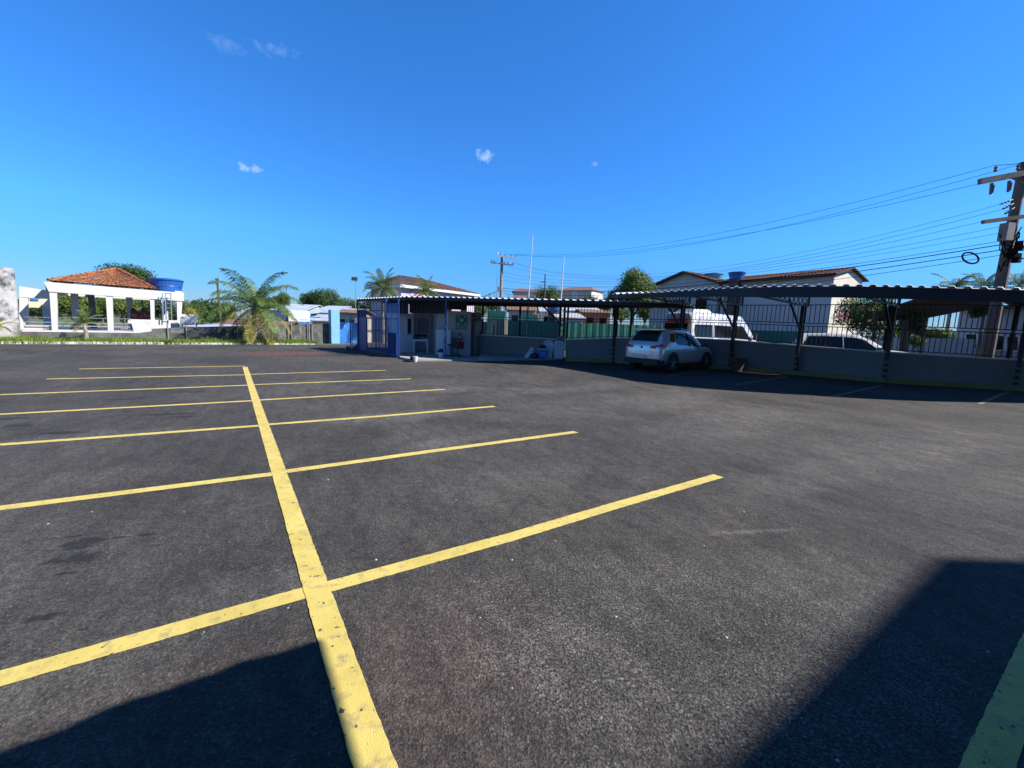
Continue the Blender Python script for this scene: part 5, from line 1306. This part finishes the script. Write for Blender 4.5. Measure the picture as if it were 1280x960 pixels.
def wheel(parent, x, y, r, w_=.22, spokes=5):
    sg_ = 1 if y > 0 else -1; wo_ = bpy.data.objects.new('wheel', None)
    a = MB(); c = (x, y, r)
    a.lathe(c, [(r*.7, -w_/2), (r*.93, -w_/2), (r, -w_*.3), (r, w_*.3), (r*.93, w_/2), (r*.7, w_/2)], 28, 'y'); wh = a.build('wheel', rubber, parent, local=True)
    b = MB(); yo = y+sg_*(w_/2-.03); b.lathe((x, yo, r), [(r*.70, -.01), (r*.72, .02), (r*.64, .02), (r*.62, -.01)], 28, 'y')
    for k in range(spokes):
        t = k*2*math.pi/spokes+.3
        b.beam((x, yo+sg_*.02, r), (x+math.cos(t)*r*.66, yo+sg_*.02, r+math.sin(t)*r*.66), .06, .05)
    b.lathe((x, yo, r), [(.06, -.02), (.07, .035*sg_), (.02, .045*sg_)], 12, 'y'); b.build('rim', alloy, wh, local=True)
    MB().lathe((x, yo-sg_*.05, r), [(r*.62, -.01), (r*.62, .01)], 20, 'y').build('brake_disc', plast, wh, local=True)
def arch(parent, x, y, r, m_):
    sg_ = 1 if y > 0 else -1; b = MB(); N = 18
    for i in range(N+1):
        t = -.25+(math.pi+.5)*i/N
        for rr in (r*1.06, r*1.24): b.v.append(Vector((x+math.cos(t)*rr, y, r+math.sin(t)*rr)))
    b.f = [(2*i, 2*i+2, 2*i+3, 2*i+1) for i in range(N)]
    k = len(b.v)
    # flat dark disc painted in for the shaded wheel well
    b.v += [Vector((x+math.cos(2*math.pi*i/24)*r*1.1, y-sg_*.004, max(.18, r+math.sin(2*math.pi*i/24)*r*1.1))) for i in range(24)]; b.f.append(tuple(range(k, k+24)))
    b.build('wheel_arch', m_, parent, local=True, fix=False)

# silver crossover in the carport
cr_ = G(836.7, 466.6); psi = R(52); fwd = Vector((math.sin(psi), math.cos(psi), 0)); lft = Vector((-fwd.y, fwd.x, 0))
ctr = V(cr_, 0)+fwd*1.33+lft*.80
cz = H(ctr.x, ctr.y)
car = thing('parked_car', 'silver crossover parked nose-in under the carport', 'car', V(ctr, cz)+fwd*.05+lft*.05, math.atan2(fwd.y, fwd.x)); car.scale = (.94, .94, 1.0)
st = [(-2.20, .46, .84, .96, .66, .56), (-2.17, .36, .92, 1.04, .80, .66), (-2.10, .30, .98, 1.10, .87, .71), (-2.0, .28, 1.02, 1.22, .905, .68), (-1.86, .26, 1.04, 1.40, .92, .65), (-1.68, .25, 1.05, 1.555, .925, .62), (-1.5, .25, 1.05, 1.60, .93, .61), (-.9, .25, 1.03, 1.64, .93, .62), (-.1, .25, .99, 1.635, .93, .61), (.35, .25, .97, 1.57, .93, .60), (.8, .25, .965, 1.36, .93, .61), (1.15, .26, .96, 1.12, .92, .66), (1.3, .26, .955, 1.05, .915, .70), (1.7, .28, .90, .99, .90, .68), (1.98, .32, .82, .90, .86, .62), (2.12, .38, .72, .80, .78, .55), (2.20, .46, .62, .68, .62, .45)]
cb = Car(st); body = cb.body(silver, car, .08)
cb.sidewin(-1.05, .85, -.95, .22, glassdark, car, .06, .95)
cb.sidewin(-1.52, -1.12, -1.32, -1.02, glassdark, car, .25, .9, 'quarter_window')
for sg_ in (1, -1):
    b = MB(); p, q = cb.side(-.08, .02), cb.side(-.12, .97); p.y += .018; q.y += .018; p.y *= sg_; q.y *= sg_; b.beam(p, q, .03, .06); b.build('door_pillar', plast, car, local=True)
cb.glass(-2.05, -1.66, .84, .80, -.018, .012, glassdark, car, 'rear_window'); cb.glass(1.14, .42, .92, .86, .018, .012, glassdark, car, 'windshield')
cb.patch(-1.02, .98, .30, .38, .012, chrome, car, 'sill_trim'); cb.patch(-1.05, 1.0, .25, .30, .016, plast, car, 'sill')
for x in (-1.31, 1.33):
    for y in (.835, -.835): wheel(car, x, y, .35, .225)
    for y in (.940, -.940): arch(car, x, y, .35, plast)
# rear: bumper, plate, lights, wiper, spoiler
b = MB(); b.hexa([(-2.225, -.78, .30), (-2.225, .78, .30), (-1.9, .915, .28), (-1.9, -.915, .28)], [(-2.245, -.80, .50), (-2.245, .80, .50), (-1.9, .925, .46), (-1.9, -.925, .46)]); b.build('rear_bumper', plast, car, local=True)
b = MB(); b.hexa([(-2.25, -.22, .50), (-2.25, .22, .50), (-2.2, .22, .50), (-2.2, -.22, .50)], [(-2.25, -.22, .62), (-2.25, .22, .62), (-2.2, .22, .62), (-2.2, -.22, .62)]); b.build('number_plate', cleanwhite, car, local=True)
b = MB(); b.box((-2.2, 0, .70), (.03, .9, .03)); b.build('tailgate_trim', chrome, car, local=True)
b = MB(); b.lathe((-2.185, 0, .93), [(.05, -.02), (.055, .0)], 14, 'x'); b.build('badge', plast, car, local=True)
for sg_ in (1, -1):
    pts = [(-2.19, .42, .90, .99), (-2.175, .62, .89, 1.02), (-2.12, .80, .90, 1.05), (-2.0, .885, .93, 1.08), (-1.82, .935, .98, 1.09)]
    b = MB()
    for x, y, z0, z1 in pts: b.v += [Vector((x-.03, y*sg_, z0)), Vector((x-.03, y*sg_, z1)), Vector((x+.06, (y-.05)*sg_, z1)), Vector((x+.06, (y-.05)*sg_, z0))]
    for i in range(len(pts)-1):
        for k in range(4): b.f.append((4*i+k, 4*i+(k+1) % 4, 4*i+4+(k+1) % 4, 4*i+4+k))
    b.f += [(0, 1, 2, 3), (16, 17, 18, 19)]; b.build('tail_light', redlens, car, local=True)
    b = MB(); b.box((2.02, sg_*.66, .79), (.2, .2, .09), -sg_*.45); b.build('headlight', glassblue, car, local=True)
    b = MB(); b.hexa([(.72, sg_*.93, .98), (.92, sg_*.93, .98), (.92, sg_*1.1, 1.0), (.76, sg_*1.1, 1.0)], [(.74, sg_*.93, 1.06), (.90, sg_*.93, 1.06), (.9, sg_*1.1, 1.12), (.78, sg_*1.1, 1.12)]); b.build('side_mirror', plast, car, local=True)
    b = MB()
    for x in (-.55, .35): p = cb.low(x, .90); b.beam((x-.09, sg_*(p.y+.02), .88), (x+.09, sg_*(p.y+.02), .88), .03, .03)
    b.build('door_handle', chrome, car, local=True)
    b = MB(); b.tube([(-1.4, sg_*.60, 1.64), (-.4, sg_*.62, 1.685), (.4, sg_*.60, 1.60)], .018, 6); b.build('roof_rail', chrome, car, local=True)
    b = MB()
    for x in (-1.06, -.1, .86):
        for z in (.45, .6, .75, .9): pass
        b.beam((x, sg_*(cb.low(x, .45).y+.003), .42), (x, sg_*(cb.low(x, .92).y+.003), .93), .008, .008)
    b.build('door_seam', plast, car, local=True)
b = MB(); b.hexa([(-1.92, -.6, 1.60), (-1.55, -.6, 1.625), (-1.55, .6, 1.625), (-1.92, .6, 1.60)], [(-1.92, -.6, 1.625), (-1.55, -.6, 1.66), (-1.55, .6, 1.66), (-1.92, .6, 1.625)]); b.build('spoiler', silver, car, local=True)

# white van on the street
psi = R(62); fwd = Vector((math.sin(psi), math.cos(psi), 0)); lft = Vector((-fwd.y, fwd.x, 0))
rc = A(864, 420, 20.6); ctr = V(rc, 0)+fwd*2.8+lft*.98; ctr.z = .35
van = thing('passenger_van', 'white high-roof van with dark windows parked beyond the wall', 'van', ctr, math.atan2(fwd.y, fwd.x))
st = [(-2.8, .55, 1.1, 2.0, .88, .78), (-2.76, .35, 1.15, 2.3, .95, .80), (-2.6, .3, 1.15, 2.38, .98, .82), (-1, .3, 1.15, 2.42, .99, .83), (1.1, .3, 1.15, 2.36, .99, .82), (1.45, .3, 1.14, 2.1, .99, .79), (1.95, .3, 1.13, 1.62, .98, .78), (2.25, .32, 1.1, 1.28, .95, .76), (2.6, .34, .95, 1.1, .9, .72), (2.75, .4, .8, .9, .8, .6), (2.8, .5, .7, .75, .65, .5)]
vb = Car(st); vb.body(vanwhite, van, .2)
vb.sidewin(-2.5, -1.25, -2.5, -1.25, glassdark, van, .08, .62); vb.sidewin(-1.1, .2, -1.1, .2, glassdark, van, .08, .62); vb.sidewin(.45, 1.75, .45, 1.15, glassdark, van, .06, .66, 'door_window')
vb.glass(2.15, 1.42, .9, .88, .02, .012, glassblue, van, 'windshield')
b = MB(); b.hexa([(-2.83, -.72, 1.2), (-2.83, .72, 1.2), (-2.78, .72, 1.2), (-2.78, -.72, 1.2)], [(-2.80, -.70, 1.85), (-2.80, .70, 1.85), (-2.74, .70, 1.85), (-2.74, -.70, 1.85)]); b.build('rear_window', glassdark, van, local=True)
b = MB(); b.hexa([(-2.835, -.66, 1.88), (-2.835, .5, 1.88), (-2.74, .5, 1.88), (-2.74, -.66, 1.88)], [(-2.82, -.66, 2.05), (-2.82, .5, 2.05), (-2.74, .5, 2.05), (-2.74, -.66, 2.05)]); b.build('red_band', redpaint, van, local=True)
b = MB(); b.hexa([(-2.3, -.55, 2.39), (-.9, -.55, 2.41), (-.9, .55, 2.41), (-2.3, .55, 2.39)], [(-2.1, -.45, 2.55), (-1.1, -.45, 2.57), (-1.1, .45, 2.57), (-2.1, .45, 2.55)]); b.build('roof_unit', vanwhite, van, local=True)
for x in (-1.75, 1.85):
    for y in (.91, -.91): wheel(van, x, y, .34)
    for y in (.998, -.998): arch(van, x, y, .34, plast)
vb.patch(-2.5, 1.4, .95, 1.02, .01, mat('stripe_blue', (.05, .2, .55), .4), van, 'blue_stripe')
for sg_ in (1, -1):
    MB().box((-2.80, sg_*.84, 1.0), (.06, .12, .4)).build('tail_light', redlens, van, local=True); MB().box((2.55, sg_*.78, .85), (.2, .22, .2), -sg_*.3).build('headlight', chrome, van, local=True)
    b = MB(); b.box((1.9, sg_*1.1, 1.32), (.1, .16, .32)); b.beam((1.85, sg_*.95, 1.2), (1.9, sg_*1.08, 1.3), .04); b.build('side_mirror', plast, van, local=True)
    b = MB(); p = vb.side(.35, .3); b.beam((.35, sg_*(p.y+.01), .5), (.35, sg_*(vb.side(.35, .62).y+.01), 1.9), .012, .012); b.build('door_seam', plast, van, local=True)

# white pickup beyond the wall
psi = R(122); fwd = Vector((math.sin(psi), math.cos(psi), 0)); lft = Vector((-fwd.y, fwd.x, 0))
ctr = A(1064, 430, 19.4); ctr.z = .262
pk = thing('street_car', 'white car with dark side windows driving beyond the wall', 'car', ctr, math.atan2(fwd.y, fwd.x))
st = [(-2.3, .5, .95, 1.1, .75, .66), (-2.2, .36, 1.02, 1.2, .86, .7), (-2.0, .3, 1.05, 1.55, .9, .66), (-1.8, .28, 1.05, 1.66, .92, .65), (-.8, .28, 1.03, 1.70, .93, .65), (.1, .28, 1.0, 1.66, .93, .64), (.6, .28, .98, 1.45, .93, .63), (1.05, .28, .97, 1.14, .92, .68), (1.25, .28, .96, 1.06, .92, .7), (1.9, .3, .9, .98, .9, .68), (2.2, .36, .78, .86, .82, .6), (2.3, .46, .66, .72, .66, .48)]
kb = Car(st); kb.body(vanwhite, pk, .1)
kb.sidewin(-1.85, .92, -1.65, .38, glassdark, pk, .06, .92); kb.glass(1.03, .35, .92, .86, .018, .012, glassblue, pk, 'windshield'); kb.glass(-2.1, -1.9, .84, .8, -.02, .012, glassdark, pk, 'rear_window')
for x in (-1.4, 1.4):
    for y in (.835, -.835): wheel(pk, x, y, .36)
    for y in (.940, -.940): arch(pk, x, y, .36, plast)
for sg_ in (1, -1):
    b = MB(); b.hexa([(.74, sg_*.93, .98), (.94, sg_*.93, .98), (.94, sg_*1.12, 1.0), (.78, sg_*1.12, 1.0)], [(.76, sg_*.93, 1.08), (.92, sg_*.93, 1.08), (.92, sg_*1.12, 1.15), (.8, sg_*1.12, 1.15)]); b.build('side_mirror', vanwhite, pk, local=True)
    MB().box((-2.16, sg_*.76, 1.0), (.14, .2, .2), sg_*.4).build('tail_light', redlens, pk, local=True); MB().box((2.1, sg_*.7, .78), (.24, .26, .14), -sg_*.35).build('headlight', chrome, pk, local=True)
    b = MB(); p, q = kb.side(-.35, .02), kb.side(-.4, .96); p.y += .018; q.y += .018; p.y *= sg_; q.y *= sg_; b.beam(p, q, .03, .06); b.build('door_pillar', vanwhite, pk, local=True)

# ------------------------------------------------------------------ poles and wires
def mast(px0, y0, px1, y1, Y, label, r=.034):
    cleanwhite = mat('mast_paint', (.42, .42, .41), .6)
    b0 = A(px0, y0, Y); t0 = A(px1, y1, Y); t = thing('white_mast', label, 'pole', b0)
    MB().tube([b0, b0.lerp(t0, .35)], r*1.25, 10).build('lower_tube', cleanwhite, t); MB().tube([b0.lerp(t0, .35), t0], r, 10, r*.7).build('upper_tube', cleanwhite, t)
    MB().lathe(b0-Vector((0, 0, .02)), [(r*2.2, 0), (r*2, .1), (r*1.3, .14)], 12).build('base', cleanwhite, t)
mast(657.5, 422, 666, 293, 24.0, 'tall white mast on the wall, left of the two masts')
mast(698, 425, 705, 320, 24.4, 'shorter white mast behind the double black post', .038)
p0 = A(619, 441, 24.6); p1 = A(622, 318, 24.6); t = thing('thin_pipe_pole', 'thin grey pipe pole just left of the concrete utility pole', 'pole', p0)
MB().tube([p0, p1], .03, 8).build('pipe', chrome, t); MB().lathe(p1, [(.035, 0), (.05, .03), (.03, .1)], 8).build('cap', cyanplast, t)
# concrete utility pole with crossarms
pb0 = A(625, 425, 44); pt0 = A(627.5, 320, 44); pb0.z = -1
up_ = thing('utility_pole', 'concrete utility pole with two pale crossarms behind the canopy', 'utility pole', V(pb0, -1))
MB().tube([pb0, pt0], .2, 8, .13).build('shaft', polegrey, up_)
arm1 = (A(624, 319.8, 43.8), A(645.5, 322.5, 43.8)); arm2 = (A(613, 328, 43.8), A(642, 331.5, 43.8))
MB().beam(*arm1, .16, .16).build('crossarm', coping, up_); MB().beam(*arm2, .12, .12).build('crossarm', polegrey, up_)
for i, (ar_, fs) in enumerate(((arm1, (.05, .35, .7, .98)), (arm2, (.04, .15, .6, .75, .97)))):
    for f_ in fs:
        p = ar_[0].lerp(ar_[1], f_); MB().lathe(up(p, .08), [(.03, 0), (.07, .06), (.04, .1), (.06, .16), (.03, .2)], 8).build('insulator', brown, up_)
MB().box(A(624.5, 361, 43.75), (.34, .3, .4)).build('cable_box', polegrey, up_)
# leaning dark pole on the right
rp0 = A(1233, 445, 16.6); rp1 = A(1281, 206, 16.6); rp0.z = .1
rp = thing('utility_pole', 'dark leaning utility pole laden with cables at the right edge', 'utility pole', rp0)
rt = lambda y: A(1233+(1291-1233)*(445-y)/295.0, y, 16.6)
MB().tube([V(rp0, .1), rt(350), rt(203)], .21, 10, .14).build('shaft', polewood, rp)
ra0, ra1 = A(1224.5, 227, 16.3), A(1330, 207, 16.3); MB().beam(ra0, ra1, .15, .19).build('crossarm', mat('weathered_arm', (.09, .085, .08), .9, var=.25, scale=4), rp)
rb0, rb1 = A(1228.5, 277.5, 16.3), A(1300, 268, 16.3); MB().beam(rb0, rb1, .13, .13).build('crossarm', polewood, rp)
MB().beam(rt(232)+Vector((0, -.2, 0)), A(1264, 222, 16.3), .05).build('brace', polewood, rp)
for px, py in ((1244, 211), (1272, 209)):
    MB().lathe(A(px, py+4, 16.3), [(.03, 0), (.06, .05), (.03, .1), (.06, .14), (.03, .2)], 8).build('insulator', brown, rp)
for px, py in ((1240, 229), (1262, 226)):
    p = A(px, py, 16.25); MB().tube([p, A(px-2, py+14, 16.25)], .055, 8, .04).build('fuse_switch', polewood, rp); MB().beam(A(px+3, py+2, 16.2), A(px+1, py+12, 16.2), .03).build('fuse_arm', plast, rp)
for k in range(3):
    a, c = A(1250+3*k, 255.5+6*k, 16.3), A(1266+k*1, 249.5+5*k, 16.4); b = MB(); b.tube([a, c], .02, 6)
    for f_ in (.15, .4, .65): b.lathe(a.lerp(c, f_), [(.02, -.03), (.06, 0), (.02, .03)], 8)
    b.build('strain_insulator', plast, rp)
MB().box(A(1258, 290, 16.1), (.34, .26, .6), .2).build('transformer', mat('dull_box', (.11, .11, .11), .8, var=.2), rp)
rnd = random.Random(8)
b = MB()
for k in range(16):
    p = A(rnd.uniform(1247, 1278), rnd.uniform(280, 335), 16.2+rnd.uniform(-.15, .15)); q = A(rnd.uniform(1250, 1278), rnd.uniform(285, 330), 16.2+rnd.uniform(-.1, .1)); m_ = p.lerp(q, .5)-Vector((0, 0, rnd.uniform(.1, .35)))
    b.tube([p, p.lerp(m_, .6), m_, m_.lerp(q, .5), q], .018, 5)
for k in range(5): b.box(A(1268+rnd.uniform(-4, 6), 305+5*k, 16.1), (.3, .2, .18), rnd.random())
b.build('cable_tangle', wirem, rp, fix=False)
# span wires, top to bottom
ord_ = ['topmost', 'second', 'third', 'fourth', 'fifth', 'sixth', 'seventh', 'eighth', 'ninth', 'tenth', 'eleventh', 'twelfth']
# (left end px,py,Y)  (mid px,py: passes at x=1100)  (right end px,py,Y)
spans = [((645, 317.5, 44), 244.7, (1244, 206.5, 16.3), .010), ((640, 317.5, 44), 253.8, (1272, 206, 16.3), .010), ((634, 318, 44), 258.5, (1225, 229.5, 16.3), .010),
         ((642, 328, 44), 295.2, (1250, 255.5, 16.3), .008), ((640, 328, 44), 300.7, (1253, 261.5, 16.3), .009), ((618, 327, 44), 306, (1230, 276.5, 16.3), .009),
         ((627, 340, 44), 312, (1250, 283.5, 16.3), .009), ((627, 345, 44), 317.5, (1249, 291.5, 16.3), .008), ((627, 350, 44), 326, (1253, 301, 16.3), .012), ((627, 360, 44), 329.7, (1254, 305.5, 16.3), .022), ((627, 363, 44), 336, (1254, 312, 16.3), .020), ((627, 366, 44), 342.5, (1254, 318.5, 16.3), .013)]
for i, (l, ym, r_, rad) in enumerate(spans):
    P, Q = A(*l), A(*r_)
    # where the straight chord passes x=1100, find the sag that brings it to ym
    best = None
    for k in range(1, 100):
        t = k/100; p = P.lerp(Q, t); v = p-Vector((0, 0, EYE)); kk = v.dot(FW); px = 640+FOC*v.dot(RT)/kk
        if best is None or abs(px-1100) < best[0]: best = (abs(px-1100), t, p)
    _, t, p = best; zt_ = zat(1100, ym, p); sag = max(.1, (p.z-zt_)/(4*t*(1-t)))
    sag = min(sag, 3.2)
    b = MB(); b.tube([P.lerp(Q, k/28)-Vector((0, 0, 4*sag*(k/28)*(1-k/28))) for k in range(29)], rad*.8, 5)
    tag(b.build('overhead_wire', wirem, fix=False), '%s overhead wire from the top between the two utility poles' % ord_[i], 'wire', 'overhead wires between the utility poles')
# onward wires past the right pole and leftwards from the concrete pole
on_w = [((1244, 206.5, 16.3), (1420, 150, 13), .010, 'upper wire running off right from the leaning pole top'), ((1272, 206, 16.3), (1420, 172, 13), .010, 'lower wire running off right from the leaning pole top'), ((1254, 305.5, 16.3), (1420, 285, 13), .022, 'thick cable running off right from the leaning pole'), ((1254, 318, 16.3), (1420, 308, 13), .018, 'lowest cable running off right from the leaning pole'),
        ((627, 362, 44), (440, 425, 60), .03, 'thick cable descending left from the concrete utility pole')]
for p, q, rad, lab in on_w:
    P, Q = A(*p), A(*q); b = MB(); b.tube([P.lerp(Q, k/12)-Vector((0, 0, 4*.3*(k/12)*(1-k/12))) for k in range(13)], rad, 5); tag(b.build('cable', wirem, fix=False), lab, 'wire')
b = MB(); cc_ = A(1213, 322.5, 17.5)
for rr in (.30, .33): b.tube([cc_+Vector((math.cos(t)*rr, .1*math.sin(t), math.sin(t)*rr*.72)) for t in [k*2*math.pi/24 for k in range(25)]], .022, 6)
tag(b.build('cable_coil', wirem, fix=False), 'round black cable coil hanging on the wires left of the leaning pole', 'cable coil')
# far street pole and lamp
p0 = A(681.5, 400, 75); p1 = A(681.5, 343, 75); t = thing('street_lamp', 'distant street lamp rising above the apartment trees', 'street lamp', V(p0, 0)); MB().tube([V(p0, -2), p1], .13, 6).build('pole', polewood, t); MB().beam(A(681.5, 352, 75), A(676, 353, 75), .14).build('lamp_arm', polewood, t)
p0 = A(277, 400, 55); p1 = A(271.5, 349, 55); t = thing('leaning_street_pole', 'brown leaning pole with lamp head left of the coconut palm', 'street lamp', V(p0, -2.6)); MB().tube([V(p0, -2.6), p1], .19, 8, .12).build('pole', bark, t); MB().beam(A(269.5, 349.3, 55), A(274.5, 349, 55), .25).build('lamp_head', polegrey, t)
p0 = A(444, 410, 40); p1 = A(444.5, 351, 40); t = thing('floodlight', 'small floodlight on a thin pole left of the gatehouse roof', 'floodlight', V(p0, -1)); MB().tube([V(p0, -1.5), p1], .03, 6).build('pole', chrome, t)
b = MB(); p = A(443.5, 348.5, 40); b.hexa([p+Vector((-.28, -.1, -.18)), p+Vector((.28, -.1, -.18)), p+Vector((.2, .15, -.15)), p+Vector((-.2, .15, -.15))], [p+Vector((-.28, -.1, .15)), p+Vector((.28, -.1, .15)), p+Vector((.2, .15, .12)), p+Vector((-.2, .15, .12))]); b.build('lamp_head', polewood, t)

# dark awning beyond the right fence
q = [A(1092, 398, 17.6), A(1168, 369, 16.0), A(1300, 374, 14.6), A(1150, 401, 17.2)]
q = [A(1096, 391, 20.5), A(1165, 368, 18.5), A(1290, 371, 18.0), A(1285, 373, 20.0), A(1158, 398, 21.5), A(1098, 402, 21.8)]
aw = thing('dark_awning', 'sloping dark awning beyond the fence left of the leaning pole', 'awning', V(q[0], .2))
MB().hexa(q, [p+Vector((0, 0, .06)) for p in q]).build('sheet', blacksheet, aw)
for k in (0, 4): MB().beam(V(q[k], .1), q[k], .1).build('post', black, aw)
MB().tube([A(1128, 445, 20.8), A(1132, 400, 20.8)], .16, 8, .12).build('post', bark, aw)

# ------------------------------------------------------------------ buildings behind the viewer (two cast the near shadows; an extra slab and wall block sky)
off = lambda h: Vector((-S.x, -S.y, 0)).normalized()*(h/math.tan(R(SUN_EL)))
h1 = 3.0
edge = [at(px, py, 0)-off(h1) for px, py in ((395, 800), (345, 816), (300, 826), (270, 840), (250, 846), (205, 862), (170, 872), (130, 885), (75, 912), (0, 938))]
far_ = edge[-1]-V(Vector((*GW, 0)), 0)*9; s0 = edge[0]
poly = [V(p, 0) for p in edge]+[V(far_, 0), V(far_, 0)-V(Vector((*GV, 0)), 0)*8, V(s0, 0)-V(Vector((*GV, 0)), 0)*8]
e = thing('porch', 'flat porch roof behind the viewer shading the near left asphalt, with added sky blockers', 'porch', V(s0, 0)-V(Vector((*GV, 0)), 0)*3)
MB().poly_up(poly, h1-.03, h1).build('roof_slab', concrete, e)
q = Vector((GV.x*-2.0, GV.y*-2.0, 0))
o2 = off(h1); 
def pw(v, w_): return V(Vector((*(GV*v+GW*w_), 0)), 0)
vs_ = (pw(.45, 0)-o2).dot(pw(1, 0)); ws_ = V(s0, 0).dot(pw(0, 1))
skyblock_poly = [pw(vs_, ws_+.01), pw(vs_-9, ws_+.01), pw(vs_-9, ws_+4.0), pw(vs_, ws_+4.0)]
MB().poly_up(skyblock_poly, h1-.03, h1).build('roof_slab', concrete, e)  # unseen extra slab, added to keep sky light out of the near shade
pa_, pb2 = pw(vs_-1.2, ws_-9), pw(vs_-1.2, ws_+4.0)
MB().poly_up([pa_, pb2, pb2-pw(.2, 0), pa_-pw(.2, 0)], 0, h1-.035).build('wall', mat('added_wall_plaster', (.20, .18, .16), .9), e)  # unseen wall, added to block sky light from behind the viewer
gw = Vector((*GW, 0)); gv = Vector((*GV, 0))
for k in (4.5, 8.5): p = V(s0, 0)-gw*k-gv*.9; MB().box((p.x, p.y, 1.43), (.3, .3, 2.86)).build('column', concrete, e)
h2 = 11.0; a = at(1170, 697)-off(h2); c = at(880, 960)-off(h2); dd = (c-a).normalized(); far_ = a+dd*16
a2 = at(1280, 700)-off(h2); dr = (a2-a).normalized()
poly = [V(a, 0), V(a+dr*9, 0), V(a+dr*9, 0)-gv*9, V(far_, 0)-gv*9, V(far_, 0)]
e = thing('rear_building', 'plain tall building behind the viewer that shades the near right asphalt', 'building', V(a, 0)-gv*4)
MB().poly_up(poly, 0, h2).build('wall', greywall, e)
